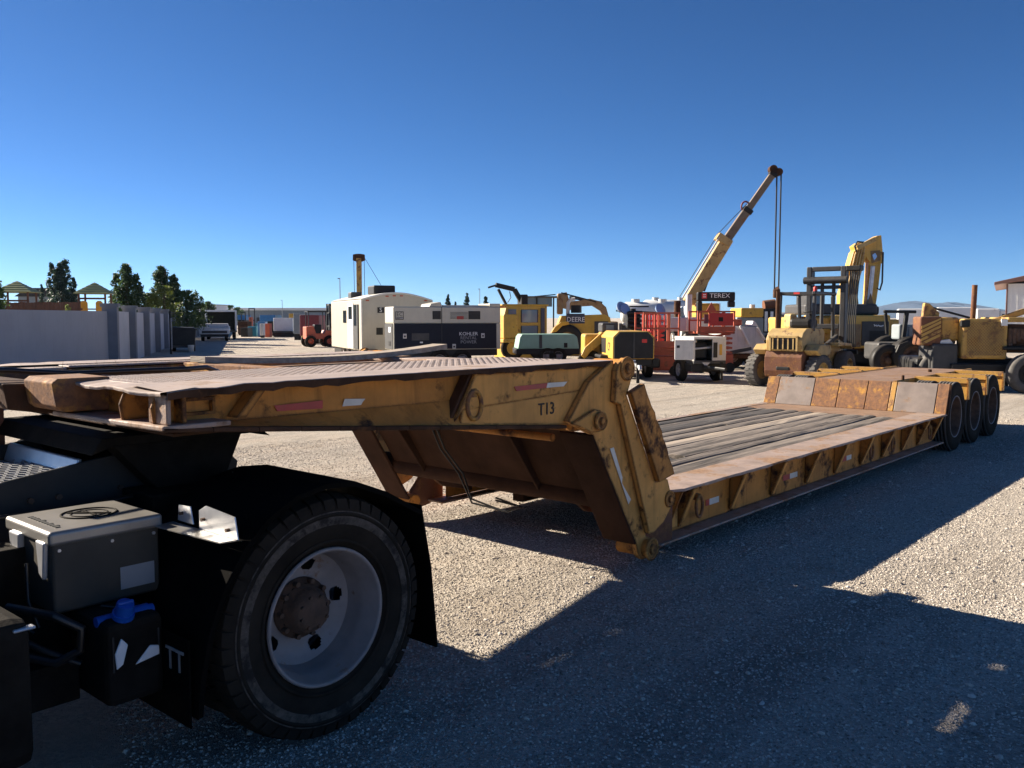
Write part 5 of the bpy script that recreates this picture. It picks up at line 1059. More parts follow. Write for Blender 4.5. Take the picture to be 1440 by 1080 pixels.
# grey power unit with open door
D = 24.5; s = D / F; X = lambda px: (px - 990) * s; Z = lambda py: zz(py, D)
t = yard('power_unit', 'pale grey towable power unit with its door swung open', 'generator', 990, D, 10)
x0, x1 = X(974), X(1022); zb, zt = .62, Z(474)
MB().box(x0, x1, 0, 1.5, zt - .06, zt).build('roof', 'dull_white', t); MB().box(x0, x0 + .04, .0, 1.5, zb, zt - .06).build('side', 'dull_white', t); MB().box(x1 - .04, x1, 0, 1.5, zb, zt - .06).build('side', 'dull_white', t); MB().box(x0, x1, 1.46, 1.5, zb, zt - .06).build('back', 'dull_white', t)
MB().box(x0, x1, -.02, 1.5, zb - .1, zb).build('floor', 'machine_grey', t); MB().box(X(1002), x1 - .041, 0, .04, zb, zt - .061).build('control_panel', 'dull_white', t)
MB().box(X(1003), X(1009), -.012, -.001, zb + .08, zt - .15).build('breaker_strip', 'machine_black', t); MB().box(X(1012), X(1016), -.012, -.001, zt - .5, zt - .2).build('sticker', 'machine_yellow', t)
MB().bbox(X(978), X(1000), .25, 1.2, zb + .02, zb + .5, .06).build('engine', 'machine_black', t); MB().cyl((X(982), .3, zb + .5), (X(982), .3, zt - .1), .05).build('pipe', 'zinc', t); MB().cyl((X(978), .2, zb + .32), (X(1004), .2, zb + .36), .035).build('hose', 'zinc', t)
bb = MB(); bb.M = Matrix.Translation((x0, 0, 0)) @ Matrix.Rotation(R(-22), 4, 'Z'); bb.box(-.52, 0, -.04, 0, zb + .02, zt - .08); o = bb.build('door', 'dull_white', t)
bb = MB(); bb.M = Matrix.Translation((x0, 0, 0)) @ Matrix.Rotation(R(-22), 4, 'Z'); bb.box(-.46, -.38, -.05, -.041, zb + .35, zb + .42); bb.build('door_latch', 'machine_black', o)
MB().box(x0 - .05, x1 + .05, .05, 1.45, .3, zb - .1).build('chassis', 'machine_black', t); MB().prism([(X(986), zb - .05), (X(998), zb - .05), (X(992), zb - .17)], 'y', -.04, -.02).build('drawbar_plate', 'dull_white', t); MB().box(X(1004), X(1007), -.5, -.44, .1, .6).build('jockey_leg', 'machine_black', t); MB().bar((0, 0, .45), (.25, -.9, .42), .08).build('drawbar', 'machine_black', t)
ws = wheelset(.33, .2, .18, n=20); wheel(t, ws, (x0 - .06, .8, .33), -math.pi / 2); wheel(t, ws, (x1 + .05, .8, .33), math.pi / 2)
# telehandler gantry with lettering
D = 34; s = D / F; X = lambda px: (px - 1007) * s; Z = lambda py: zz(py, D)
t = yard('rough_terrain_crane', 'rough terrain crane with a lettered black header beam and raised telescopic boom', 'crane', 1007, D, 0)
MB().bbox(X(979), X(1032), 0, .3, Z(423.5), Z(410.5), .05).build('header_beam', 'machine_black', t)
MB().bbox(X(979), X(986), 0, .3, Z(450), Z(423.5), .04).build('beam_leg', 'machine_black', t); MB().bbox(X(1023), X(1032), 0, .3, Z(432), Z(423.5), .04).build('beam_leg', 'machine_black', t)
text('lettering', 'TEREX', t, (X(1010), -.012, Z(416)), (R(90), 0, 0), .235, 'letter_white', 1.15); MB().box(X(985), X(992), -.01, .0, Z(420), Z(412)).build('logo_square', 'signal_red', t)
for k in range(2): MB().box(X(986.5), X(990.5), -.016, -.011, Z(418 - k * 3), Z(416.8 - k * 3)).build('logo_stripe', 'letter_white', t)
MB().bbox(X(972), X(1042), .6, 5, .9, Z(448), .1).build('carrier', 'dull_white', t); MB().bbox(X(985), X(1015), .5, 2.2, Z(447), Z(426), .1).build('turret', 'machine_yellow', t)
ws = wheelset(.75, .5, .4, 'machine_black', 'dull_white', n=22)
for x in (X(978), X(1036)):
    for y in (1.2, 4): wheel(t, ws, (x, y, .75), -math.pi / 2 if x < 0 else math.pi / 2)
# boom: three telescoping sections
def pt(px, py, y=1.2): return Vector((X(px), y, Z(py)))
a, b_, c = pt(975, 425), pt(1029, 333), pt(1096, 234)
MB().bar(a, b_, .38, .46).build('boom_section', 'faded_yellow', t); MB().bar(b_ - (c - b_).normalized() * .2, pt(1058, 290), .28, .32).build('boom_section', 'boom_grey', t); MB().bar(pt(1057, 292), c, .22, .25).build('boom_section', 'boom_grey', t)
d = (c - a).normalized(); n_ = Vector((-d.z, 0, d.x))
for f, w_, m, nm in ((.0, .0, 0, 0),):
    bb = MB(); p0, p1 = a + n_ * .34 + Vector((0, -.23, 0)), pt(1024, 335) + n_ * .25 + Vector((0, -.23, 0)); bb.tube([p0, p0.lerp(p1, .5), p1], .03, 6); bb.build('hydraulic_line', 'dull_white', t)
    MB().tube([a + n_ * .42, pt(1026, 330) + n_ * .3, pt(1060, 283) + n_ * .1], .015, 5).build('boom_cable', 'machine_black', t)
MB().bar(b_ - d * .25 + n_ * .1, b_ + d * .05 + n_ * .1, .5, .62).build('boom_collar', 'faded_yellow', t); MB().bar(pt(1021, 331), pt(1016, 345), .3, .12).build('boom_bracket', 'faded_yellow', t)
MB().bar(pt(1056, 294), pt(1060, 288), .34, .38).build('boom_collar', 'machine_black', t); MB().ring(pt(1055, 285), .16, .2, .04, 'y', 14, 6).build('hose_reel', 'maroon', t)
MB().bar(pt(996, 408), pt(1003, 388) , .14).build('lift_ram', 'machine_grey', t); MB().bar(c - d * .2, c + d * .12, .30, .32).build('boom_head', 'machine_black', t)
for px, py, r in ((1093, 231, .16), (1101, 235, .15)): MB().cyl(pt(px, py, 1.05), pt(px, py, 1.35), r, n=14).build('sheave', 'rust_dark', t)
for px in (1099.2, 1105.3): MB().cyl(pt(px, 236), pt(px, 405), .03, n=6).build('hoist_rope', 'machine_black', t)
MB().bbox(X(1098), X(1107), 1.1, 1.3, Z(418), Z(405), .03).build('hook_block', 'rust_dark', t)
# white tank and tanker bodies behind, dump body
def tanker(label, px0, px1, py0, py1, D, yaw=0, m='white_paint'):
    t = yard('tank_truck', label, 'tank truck', (px0 + px1) / 2, D, yaw, 'white tank trucks behind the lifts'); L = (px1 - px0) * D / F; r = (zz(py0, D) - zz(py1, D)) / 2; zc = zz((py0 + py1) / 2, D)
    bb = MB(); bb.lathe([(.001, -L / 2), (r * .7, -L / 2 + .04), (r, -L / 2 + .25), (r, L / 2 - .25), (r * .7, L / 2 - .04), (.001, L / 2)], (0, 1.2, zc), 'x', 28); bb.build('tank', m, t)
    for x in (-L * .25, L * .2): MB().cyl((x, 1.2, zc + r - .05), (x, 1.2, zc + r + .14), .2, n=14).build('manhole', 'dull_white', t)
    MB().box(-L / 2, L / 2, .6, 1.8, .7, zc - r * .9).build('frame', 'machine_grey', t); MB().bbox(-L / 2, L / 2, .3, .5, zc - r * 1.1, zc - r * .85, .03).build('side_box', 'dull_white', t)
    MB().bbox(L / 2 + .05, L / 2 + 1.2, .3, 2.1, .7, zc + r * .6, .1).build('cab', m, t)
    for x in (-L * .35, -L * .1, L * .4): MB().cyl((x, .3, .5), (x, .6, .5), .5, n=18).build('wheel', 'machine_black', t)
tanker('white tank truck body rising behind the lamp tower', 876, 962, 424, 456, 42); tanker('white tank truck farther back with its hatches above the scissor lift', 905, 985, 421, 446, 52)
t = yard('white_hopper', 'white sloped hopper body with pale rails beside the big forklift', 'hopper', 1052, 31, 4); D = 31; s = D / F; X = lambda px: (px - 1052) * s; Z = lambda py: zz(py, D)
MB().prism([(X(1020), Z(497)), (X(1078), Z(497)), (X(1074), Z(478)), (X(1066), Z(460)), (X(1024), Z(460)), (X(1014), Z(478))], 'y', 0, 2).build('body', 'dull_white', t)
MB().bar((X(1038), -.06, Z(458)), (X(1052), -.06, Z(484)), .07).build('rail', 'white_paint', t); MB().bar((X(1062), -.06, Z(460)), (X(1074), -.06, Z(478)), .07).build('rail', 'white_paint', t)
MB().box(X(1016), X(1080), -.03, 2, Z(504), Z(498)).build('sill', 'rust_dark', t); MB().box(X(1018), X(1078), .2, 1.8, .5, Z(504)).build('chassis', 'machine_black', t); MB().bar((X(1050), -.4, .75), (X(1020), -.4, .6), .12).build('drawbar', 'machine_grey', t)
ws = wheelset(.5, .3, .26, n=18); wheel(t, ws, (X(1030), .3, .5)); wheel(t, ws, (X(1068), .3, .5))
MB().bbox(X(1024), X(1045), .2, 1.6, Z(458), Z(449), .05).build('orange_bin', 'orange_red', t) ; MB().prism([(X(1056), Z(459)), (X(1066), Z(459)), (X(1063), Z(453)), (X(1059), Z(451))], 'y', .1, .8).build('spout', 'white_paint', t)
t = yard('exposed_engine_machine', 'yellow machine with an exposed dark engine behind the hopper', 'machine', 1062, 40, 0); D = 40; s = D / F; X = lambda px: (px - 1062) * s; Z = lambda py: zz(py, D)
MB().bbox(X(1040), X(1072), 0, 2, Z(446), Z(433), .06).build('hood', 'machine_yellow', t); MB().bbox(X(1071), X(1098), .1, 1.6, Z(470), Z(434), .05).build('engine', 'machine_black', t); MB().cyl((X(1076), .5, Z(430)), (X(1092), .5, Z(428)), .25, n=14).build('silencer', 'rust_red', t); MB().cyl((X(1060), .5, Z(434)), (X(1060), .5, Z(428)), .12).build('cap', 'dull_white', t); MB().bbox(X(1035), X(1100), .1, 2, .8, Z(446), .06).build('frame', 'far_grey', t)
for k in range(3): MB().box(X(1074 + k * 8), X(1078 + k * 8), .06, .1, Z(466), Z(438)).build('engine_strut', 'zinc', t)
ws = wheelset(.6, .4, .3, n=18); wheel(t, ws, (X(1050), .1, .6)); wheel(t, ws, (X(1090), .1, .6))
for k, (px, pyt, D, m, lb) in enumerate(((951, 433, 30, 'rust_dark', 'rusty exhaust stack standing between the orange lifts'), (967, 424, 31, 'dull_white', 'white cylinder stack on a pole left of the lettered crane'))):
    t = yard('stack_pipe', lb, 'stack', px, D); zt = zz(pyt - 10, D); MB().cyl((0, 0, zz(446, D)), (0, 0, zt), .11, n=14).build('pipe', m, t)
    MB().bbox(-.28, .28, -.2, .3, zz(466, D), zz(446, D), .05).build('housing', 'dull_white', t); MB().box(-.1, .1, -.05, .15, 0, zz(466, D)).build('leg', 'machine_grey', t)
# ================================================================ right side
# big forklift, seen from behind
D = 22.6; s = D / F; t = yard('yellow_forklift', 'large worn yellow forklift with a dark lowered mast', 'forklift', 1101, D, 50); Z = lambda py: zz(py, D)
# local: x = forwards of the truck (to the right and away), y = left side
ws = wheelset(.43, .30, .24, 'dusty_tyre', 'faded_yellow', n=28, lugs=22, lugd=.007)
cw = MB(); cw.prism([(.0, .30), (.10, .28), (.9, .30), (.9, .95), (.05, .95), (-.04, .80), (-.04, .45)], 'y', -.50, .50); cw = cw.build('counterweight', 'rust_red', t)
hb = MB(); hb.prism([(.02, .953), (1.5, .953), (1.5, Z(467)), (1.35, Z(462)), (.32, Z(462)), (.10, Z(468)), (-.02, Z(478))], 'y', -.48, .48); hb = hb.build('hood', 'faded_yellow', t)
MB().box(-.045, .3, -.33, .33, 1.0, Z(475)).build('radiator_opening', 'machine_black', hb)
for k in range(5): MB().bar((-.055, -.27 + k * .135, 1.0), (-.055, -.27 + k * .135, Z(476)), .035, .03).build('grille_bar', 'faded_yellow', hb)
for y0, y1 in ((-.38, -.33), (.33, .38)): MB().box(-.06, .05, y0, y1, .96, Z(473)).build('grille_frame', 'faded_yellow', hb)
MB().box(-.06, .0, -.38, .38, Z(475), Z(472)).build('grille_top', 'faded_yellow', hb)
MB().box(-.05, .1, -.18, .18, .46, .56).build('tow_slot', 'machine_black', cw)
for sy in (-1, 1):
    MB().prism([(.05, .98), (.25, 1.12), (.9, 1.12), (1.0, .98), (.9, .85), (.2, .85)], 'y', sy * .50, sy * .86).build('rear_fender', 'faded_yellow', t)
MB().prism([(.9, .45), (2.6, .45), (2.7, .9), (2.5, 1.05), (.9, 1.05)], 'y', -.52, .52).build('side_body', 'faded_yellow', t)
for sy in (-1, 1): MB().prism([(1.5, 1.053), (2.45, 1.053), (2.6, .95), (2.5, 1.12), (1.5, 1.14)], 'y', sy * .5, sy * .85).build('front_fender', 'faded_yellow', t)
wheel(t, ws, (.42, -.76, .43), R(-10)); wheel(t, ws, (.42, .86, .43), math.pi - R(10)); wt2 = wheelset(.46, .34, .25, 'dusty_tyre', 'faded_yellow', n=26)
wheel(t, wt2, (2.35, -.72, .46)); wheel(t, wt2, (2.35, .72, .46), math.pi); MB().cyl((.42, -.7, .43), (.42, .7, .43), .08).build('axle', 'rust_dark', t)
gz = Z(414)
for x, y in ((.75, -.46), (.75, .46), (2.15, -.46), (2.15, .46)): MB().bar((x, y, Z(466)), (x + (.06 if x < 1 else -.1), y, gz), .085).build('guard_post', 'mast_blue_grey', t)
MB().bbox(.70, 2.2, -.52, -.42, gz, gz + .09, .02).build('guard_rail', 'mast_blue_grey', t); MB().bbox(.70, 2.2, .42, .52, gz, gz + .09, .02).build('guard_rail', 'mast_blue_grey', t)
for k in range(5): MB().box(.74 + k * .34, .80 + k * .34, -.42, .42, gz + .01, gz + .08).build('guard_slat', 'mast_blue_grey', t)
MB().box(.69, .695, -.1, .06, gz + .02, gz + .07).build('warning_label', 'signal_red', t)
bb = MB(); bb.lathe([(.05, 0), (.055, .1), (.04, .15), (.001, .16)], (1.5, -.2, gz + .085), 'z', 14); bb.build('beacon', 'signal_red', t)
MB().bbox(1.0, 1.5, -.3, .3, Z(462), Z(448), .08).build('seat', 'machine_black', t); MB().bar((1.9, 0, 1.1), (1.75, 0, Z(440)), .06).build('steering_column', 'machine_black', t); MB().ring((1.73, 0, Z(438)), .19, .19, .018, 'z', 18, 6).build('steering_wheel', 'machine_black', t)
MB().tube([(.55, .42, Z(466)), (.55, .42, Z(412)), (.54, .42, Z(407)), (.47, .42, Z(404))], .055, 10).build('exhaust_pipe', 'rust_dark', t)
mt = Z(368)
for y in (-.55, .40):
    MB().box(2.75, 2.92, y, y + .15, .15, mt).build('mast_rail', 'mast_blue_grey', t); MB().box(2.93, 3.06, y + .02, y + .12, .15, mt - .12).build('inner_rail', 'machine_black', t)
for z, h in ((mt - .13, .13), (mt - .62, .1), (gz - .9, .14)): MB().box(2.76, 2.9, -.4, .4, z, z + h).build('mast_bar', 'mast_blue_grey', t)
MB().cyl((2.68, -.62, mt - .38), (2.68, .58, mt - .38), .10, n=16).build('tilt_tube', 'mast_blue_grey', t)
MB().bbox(2.7, 3.0, -.95, -.56, mt - .14, mt + .0, .02).build('hose_sheave', 'machine_black', t)
for k in range(5): MB().tube([(2.8, -.66 - k * .06, mt - .1), (2.8, -.66 - k * .05, mt - .8), (2.72, -.64 - k * .05, 1.6), (2.74, -.66 - k * .05, 1.0)], .018, 6).build('mast_hose', 'rubber_hose', t)
for y in (-.2, .12): MB().cyl((2.83, y, .4), (2.83, y, mt - .3), .05, n=12).build('lift_ram', 'machine_grey', t)
MB().box(3.07, 3.15, -.8, .8, .3, .42).build('carriage_bar', 'machine_black', t); MB().box(3.07, 3.15, -.8, .8, .8, .92).build('carriage_bar', 'machine_black', t)
for y in (-.6, .45): MB().box(3.151, 4.4, y, y + .16, .06, .12).build('fork', 'machine_black', t)
for k in range(2): MB().bar((1.9, -.35 + k * .7, 1.05), (2.75, -.35 + k * .7, 1.3), .1).build('tilt_ram', 'machine_grey', t)
# excavator
D = 30; s = D / F; t = yard('large_excavator', 'large yellow excavator with its boom folded upright', 'excavator', 1215, D, 0); X = lambda px: (px - 1215) * s; Z = lambda py: zz(py, D)
MB().bbox(X(1170), X(1250), .0, 3.2, Z(490), Z(443), .06).build('counterweight', 'excavator_yellow', t); MB().bbox(X(1209), X(1247), -.04, .0, Z(486), Z(452), .015).build('rear_grille', 'machine_grey', t)
MB().box(X(1220), X(1242), -.05, -.041, Z(480), Z(465)).build('vent', 'machine_black', t); MB().tube([(X(1226), -.045, Z(456)), (X(1227), -.045, Z(458.6)), (X(1229), -.045, Z(457)), (X(1230), -.045, Z(458.8)), (X(1232), -.045, Z(457.2)), (X(1234), -.045, Z(458.6)), (X(1237), -.045, Z(458.6)), (X(1239), -.045, Z(457.4))], .022, 5).build('script_lettering', 'letter_white', t)
MB().box(X(1170), X(1208), -.03, -.001, Z(488), Z(456)).build('side_door', 'dark_yellow', t); MB().bbox(X(1250), X(1264), .1, 2.6, Z(488), Z(449), .05).build('engine_cover', 'excavator_yellow', t)
MB().bbox(X(1113), X(1172), .4, 3, Z(470), Z(446), .08).build('tank_deck', 'excavator_yellow', t); MB().bbox(X(1136), X(1240), .5, 2.8, Z(442.5), Z(427), .08).build('engine_hood', 'machine_grey', t)
MB().bbox(X(1140), X(1166), .6, 1.8, Z(442), Z(412), .05).build('cab', 'machine_grey', t); MB().box(X(1142), X(1164), .585, .6, Z(432), Z(416)).build('cab_window', 'sky_glass', t); MB().bbox(X(1112), X(1123), .3, 1, Z(462), Z(441), .08).build('air_cleaner', 'faded_yellow', t)
for k in range(9): MB().cyl((X(1127 + k * 2.7), .38, Z(452)), (X(1127 + k * 2.7), .38, Z(445)), .035, n=8).build('valve', 'rust_red', t)
# boom: rises, peaks, stick folds down
bm_pts = [(1194, 432), (1193, 414), (1209, 352), (1213, 347), (1222, 350), (1228, 357), (1216, 404), (1219, 427)]
MB().prism([(X(a), Z(c)) for a, c in bm_pts], 'y', .9, 1.35).build('boom', 'excavator_yellow', t)
MB().prism([(X(a), Z(c)) for a, c in ((1212, 349), (1209, 343), (1216, 338), (1227, 338), (1243, 328), (1249, 327), (1250, 335), (1252, 352), (1252, 368), (1234, 368), (1226, 356))], 'y', .92, 1.33).build('boom_tip', 'excavator_yellow', t)
MB().prism([(X(a), Z(c)) for a, c in ((1233, 362), (1251, 362), (1248, 400), (1243, 442), (1230, 442), (1231, 410))], 'y', .95, 1.30).build('stick', 'excavator_yellow', t)
MB().prism([(X(a), Z(c)) for a, c in ((1234, 350), (1247, 349), (1248, 364), (1236, 368))], 'y', .90, .95).build('side_plate', 'dark_yellow', t); MB().prism([(X(a), Z(c)) for a, c in ((1236, 356), (1240, 353), (1243, 358), (1239, 364))], 'y', .88, .899).build('emblem', 'lamp_glass', t)
for k in range(4): MB().tube([(X(1199 + k * 4.5), .86, Z(426)), (X(1203 + k * 4.5), .84, Z(396)), (X(1211 + k * 3.8), .84, Z(356)), (X(1215 + k * 3), .86, Z(345))], .035, 6).build('hydraulic_pipe', 'faded_yellow', t)
MB().bar((X(1231), .8, Z(442)), (X(1236), .8, Z(372)), .12).build('ram', 'zinc', t); MB().bar((X(1213), .8, Z(346)), (X(1238), .8, Z(333)), .14, .16).build('ram', 'faded_yellow', t)
MB().tube([(X(1212), .8, Z(352)), (X(1209), .8, Z(343)), (X(1213), .8, Z(337)), (X(1222), .8, Z(338))], .03, 6).build('hose', 'rubber_hose', t); MB().tube([(X(1250), .8, Z(352)), (X(1250), .8, Z(396)), (X(1247), .8, Z(407)), (X(1243), .8, Z(404))], .03, 6).build('hose', 'rubber_hose', t)
MB().prism([(X(1227), Z(430)), (X(1233), Z(411)), (X(1238), Z(430))], 'y', .7, .9).build('bucket_link', 'dark_yellow', t); MB().bbox(X(1222), X(1246), .7, 1.5, Z(443), Z(430), .08).build('bucket', 'machine_black', t)
for k, x in enumerate((1165, 1238)):
    tr = MB().bbox(X(x), X(x) + .75, -.2, 3.6, .02, 1.0, .2).build('track', 'machine_black', t)
    for q in range(12): MB().box(X(x) - .01, X(x) + .76, -.215, -.19, .12 + q * .065, .15 + q * .065).build('track_shoe', 'rust_dark', tr)
MB().bbox(X(1182), X(1236), .3, 3, .7, Z(492), .08).build('undercarriage', 'rust_dark', t)
# backhoe tractor
D = 27; s = D / F; t = yard('farm_tractor', 'dark open tractor with roll frame and big fender', 'tractor', 1270, D, 0); X = lambda px: (px - 1270) * s; Z = lambda py: zz(py, D)
MB().bar((X(1243), .2, Z(438)), (X(1289), .2, Z(438.5)), .09).build('canopy_bar', 'machine_black', t); MB().bar((X(1276), .2, Z(438)), (X(1272), .2, Z(476)), .12).build('roll_post', 'machine_black', t); MB().bar((X(1246), .2, Z(440)), (X(1249), .2, Z(470)), .09).build('roll_post', 'machine_black', t)
MB().bbox(X(1268), X(1292), .3, .9, Z(478), Z(456), .06).build('seat_frame', 'far_grey', t); MB().box(X(1282), X(1291), .28, .3, Z(474), Z(460)).build('window', 'sky_glass', t)
MB().prism([(X(1253), Z(496)), (X(1258), Z(484)), (X(1270), Z(479)), (X(1288), Z(480)), (X(1298), Z(488)), (X(1294), Z(490)), (X(1284), Z(485)), (X(1270), Z(484)), (X(1261), Z(490))], 'y', -.25, .3).build('fender', 'machine_black', t)
ws = wheelset(.62, .4, .33, 'machine_black', 'hub_rust', n=26); wheel(t, ws, (X(1280), .0, .62)); wheel(t, ws, (X(1280), 1.6, .62), math.pi)
MB().bbox(X(1240), X(1300), .35, 1.5, .5, Z(482), .08).build('body', 'machine_grey', t); wheel(t, wheelset(.5, .35, .28, 'machine_black', 'hub_rust', n=22), (X(1248), .1, .5))
# old yellow grader with mesh radiator guard
D = 21.5; s = D / F; t = yard('old_yellow_grader', 'old yellow machine with a mesh radiator guard and tall exhaust', 'grader', 1378, D, -10); X = lambda px: (px - 1378) * s; Z = lambda py: zz(py, D)
rd = MB().bbox(X(1353), X(1412), .0, .5, Z(505), Z(448), .05).build('radiator_guard', 'old_yellow', t)
bb = MB(); xa, xb, za, zb = X(1359), X(1407), Z(500), Z(453)
for k in range(-14, 26):
    for sg in (1, -1):
        p = [(xa + (xb - xa) * k / 13, za), (xa + (xb - xa) * k / 13 + (zb - za) * .9, zb)]
        x0, x1 = p[0][0], p[1][0]
        f0 = max(0, (xa - x0) / (x1 - x0)); f1 = min(1, (xb - x0) / (x1 - x0))
        if f1 <= f0: continue
        q0, q1 = (x0 + (x1 - x0) * f0, za + (zb - za) * f0), (x0 + (x1 - x0) * f1, za + (zb - za) * f1)
        if sg < 0: q0, q1 = (xa + xb - q0[0], q0[1]), (xa + xb - q1[0], q1[1])
        bb.bar((q0[0], -.012, q0[1]), (q1[0], -.012, q1[1]), .012, .012)
bb.build('guard_mesh', 'old_yellow', rd, kind='stuff'); MB().box(xa, xb, -.004, .001, za, zb).build('radiator_core', 'dark_yellow', rd)
MB().bbox(X(1350), X(1362), -.03, .1, Z(460), Z(450), .02).build('lamp_bracket', 'machine_black', t); MB().box(X(1402), X(1410), -.05, -.0, Z(458), Z(449)).build('headlamp', 'white_paint', t)
MB().cyl((X(1380), .8, Z(449)), (X(1381), .8, Z(399)), .065, n=14).build('exhaust_pipe', 'rust_red', t)
MB().bbox(X(1412), X(1444), .1, 2.2, Z(496), Z(456), .06).build('engine', 'rust_dark', t); MB().bbox(X(1412), X(1450), .05, 2, Z(453), Z(446), .03).build('hood', 'old_yellow', t)
for k in range(5): MB().cyl((X(1416 + k * 5), .06, Z(486 - k * 3)), (X(1416 + k * 5), .06, Z(462)), .06, n=8).build('engine_pipe', 'hub_rust', t)
MB().bar((X(1405), .6, Z(452)), (X(1445), .6, Z(437)), .14).build('frame_bar', 'old_yellow', t); MB().prism([(X(1307), Z(448)), (X(1309), Z(425)), (X(1316), Z(426)), (X(1330), Z(440)), (X(1328), Z(448))], 'y', .5, .7).build('blade_arm', 'old_yellow', t)
MB().bbox(X(1327), X(1354), .3, 1.8, Z(480), Z(446), .08).build('frame_beam', 'old_yellow', t); MB().bar((X(1320), .6, Z(432)), (X(1372), .6, Z(447)), .05).build('cable_arm', 'machine_black', t)
sb = MB().bbox(X(1299), X(1329), .2, .9, Z(487), Z(445), .05).build('striped_block', 'rust_red', t)
for k in range(7):
    zc = Z(484 - k * 6); xl, xr = X(1301), X(1327); MB().prism([(xl, zc - .05), (xl, zc + .02), (xr, min(Z(447), zc + .26)), (xr, min(Z(447) - .04, zc + .19))], 'y', .188, .199).build('stripe', 'old_yellow', sb) if k < 5 else None
MB().bbox(X(1315), X(1350), .1, 1.4, Z(522), Z(484), .06).build('counter_box', 'machine_grey', t); MB().prism([(X(1325), Z(484)), (X(1345), Z(484)), (X(1340), Z(477)), (X(1328), Z(479))], 'y', .2, .6).build('white_can', 'white_paint', t)
MB().bbox(X(1300), X(1440), .5, 2.4, .4, Z(505), .1).build('chassis', 'machine_black', t); MB().box(X(1340), X(1415), -.02, .45, .15, Z(512)).build('bumper', 'machine_black', t)
bw = wheelset(.47, .36, .27, 'dusty_tyre', 'machine_black', n=34); wheel(t, bw, (X(1434), -.25, .47), R(4)); wheel(t, bw, (X(1330), .6, .47)); wheel(t, bw, (X(1434), 2.2, .47), math.pi)
MB().box(X(1405), X(1460), -.1, .2, Z(492), Z(487)).build('fender', 'machine_black', t)
# white building, parked white trucks, hills
D = 62; t = yard('white_building', 'white sided building with a brown roof at the right edge', 'building', 1405, D, -29); s = D / F; X = lambda px: (px - 1405) * s; Z = lambda py: zz(py, D)
MB().box(X(1411), X(1560), 0, 14, 0, Z(399)).build('wall', 'siding_white', t)
for k in range(18): MB().box(X(1411) + .2 + k * .4, X(1411) + .24 + k * .4, -.03, -.001, 0, Z(400)).build('siding_rib', 'siding_white', t)
MB().prism([(X(1394), Z(401)), (X(1394), Z(397)), (X(1450), Z(384)), (X(1580), Z(362)), (X(1580), Z(380)), (X(1411), Z(398))], 'y', -.7, 14.7).build('roof', 'roof_brown', t); MB().box(X(1409), X(1411), -.04, .1, 0, Z(400)).build('corner_trim', 'roof_brown', t)
def white_truck(label, px0, px1, pyt, D):
    t = yard('white_truck', label, 'truck', (px0 + px1) / 2, D, -22, 'white trucks parked behind the machines'); L = (px1 - px0) * D / F; zt = zz(pyt, D)
    MB().bbox(-L / 2, L * .22, 0, 2.3, .8, zt, .06).build('box_body', 'white_paint', t); MB().prism([(L * .24, .6), (L / 2, .6), (L / 2, 1.1), (L * .44, zt * .62), (L * .38, zt * .95), (L * .24, zt * .95)], 'y', .1, 2.2).build('cab', 'white_paint', t)
    MB().prism([(L * .3, zt * .62), (L * .42, zt * .62), (L * .375, zt * .88), (L * .3, zt * .88)], 'y', .085, .1).build('side_window', 'dark_glass', t); MB().box(-L / 2, L * .4, .2, 2.1, .45, .8).build('chassis', 'machine_black', t)
    for x in (-L * .3, L * .34): MB().cyl((x, .05, .45), (x, .35, .45), .45, n=18).build('wheel', 'machine_black', t)
white_truck('white truck partly hidden behind the dark open tractor', 1262, 1322, 434, 48); white_truck('white truck between the exhaust pipe and the old grader', 1318, 1388, 432, 52); white_truck('white truck cab right of the tall exhaust pipe', 1372, 1412, 434, 46)
white_truck('white truck seen between the lamp tower and the orange lift', 915, 985, 432, 60); white_truck('white truck far behind the exposed engine machine', 1040, 1110, 437, 66); white_truck('white truck far behind the striped block', 1285, 1345, 436, 70)
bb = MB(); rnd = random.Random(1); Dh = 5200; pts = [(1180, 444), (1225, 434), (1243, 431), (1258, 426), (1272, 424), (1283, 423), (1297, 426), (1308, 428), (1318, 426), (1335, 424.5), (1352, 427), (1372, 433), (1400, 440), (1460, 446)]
prof = []
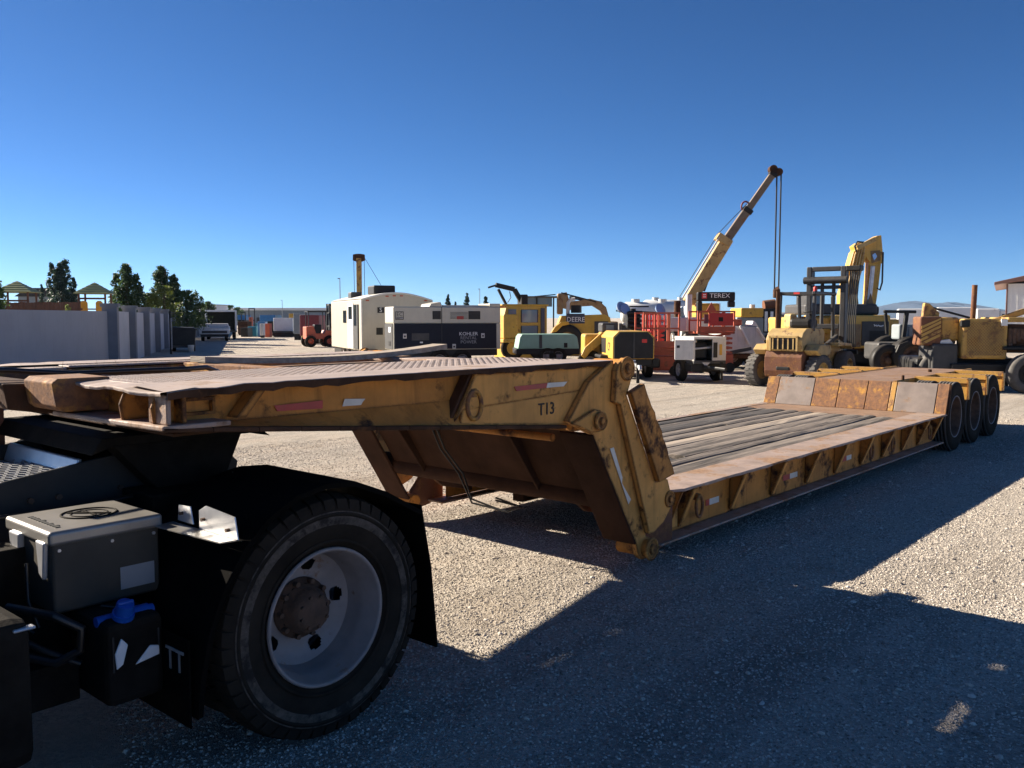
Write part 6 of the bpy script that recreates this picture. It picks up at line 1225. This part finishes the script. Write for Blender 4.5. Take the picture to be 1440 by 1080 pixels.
for i in range(len(pts) - 1):
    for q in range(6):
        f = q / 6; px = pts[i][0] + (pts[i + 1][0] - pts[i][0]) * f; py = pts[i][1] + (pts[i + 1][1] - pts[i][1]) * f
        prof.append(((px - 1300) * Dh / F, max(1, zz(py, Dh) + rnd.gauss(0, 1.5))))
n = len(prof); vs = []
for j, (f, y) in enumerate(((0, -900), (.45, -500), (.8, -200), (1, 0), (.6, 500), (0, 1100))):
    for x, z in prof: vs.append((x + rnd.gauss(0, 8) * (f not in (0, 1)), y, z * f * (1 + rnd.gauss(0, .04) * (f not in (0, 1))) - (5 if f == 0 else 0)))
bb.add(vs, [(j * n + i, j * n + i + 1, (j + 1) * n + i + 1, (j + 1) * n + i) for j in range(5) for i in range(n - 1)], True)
o = bb.build('hills', 'hill_haze_blue', kind='structure', fix=True); o.location = spot(1300, Dh); o.rotation_euler.z = AZ - R(90)
# ---------------------------------------------------------------- soften the hard plate edges
def top(o):
    while o.parent: o = o.parent
    return o
for o in list(COL.objects):
    if o.type != 'MESH' or o.modifiers or len(o.data.polygons) > 260 or o.get('kind'): continue
    r = top(o)
    if r is o or r is WL: continue
    dm = sorted(o.dimensions); near = r in (TR, TT)
    if dm[0] < (.008 if near else .07) or o.name.startswith(('lettering', 'fleet', 'logo')): continue
    bv = o.modifiers.new('edge', 'BEVEL'); bv.width = .006 if near else .022; bv.segments = 2; bv.limit_method = 'ANGLE'; bv.angle_limit = R(38)
# ---------------------------------------------------------------- clear air with a little haze towards the far hills
hz = MB().box(-6400, 6400, -6400, 6400, -1, 170); m = bpy.data.materials.new('haze_air'); m.use_nodes = True; N = m.node_tree.nodes; N.remove(N['Principled BSDF'])
pv = N.new('ShaderNodeVolumePrincipled'); pv.inputs['Color'].default_value = (.42, .66, 1, 1); pv.inputs['Density'].default_value = .00005; pv.inputs['Anisotropy'].default_value = .2
m.node_tree.links.new(pv.outputs[0], N['Material Output'].inputs['Volume']); MATS['haze_air'] = m
o = hz.build('haze', 'haze_air', kind='stuff'); o['label'] = 'thin bluish haze in front of the far hills'; o['category'] = 'haze'
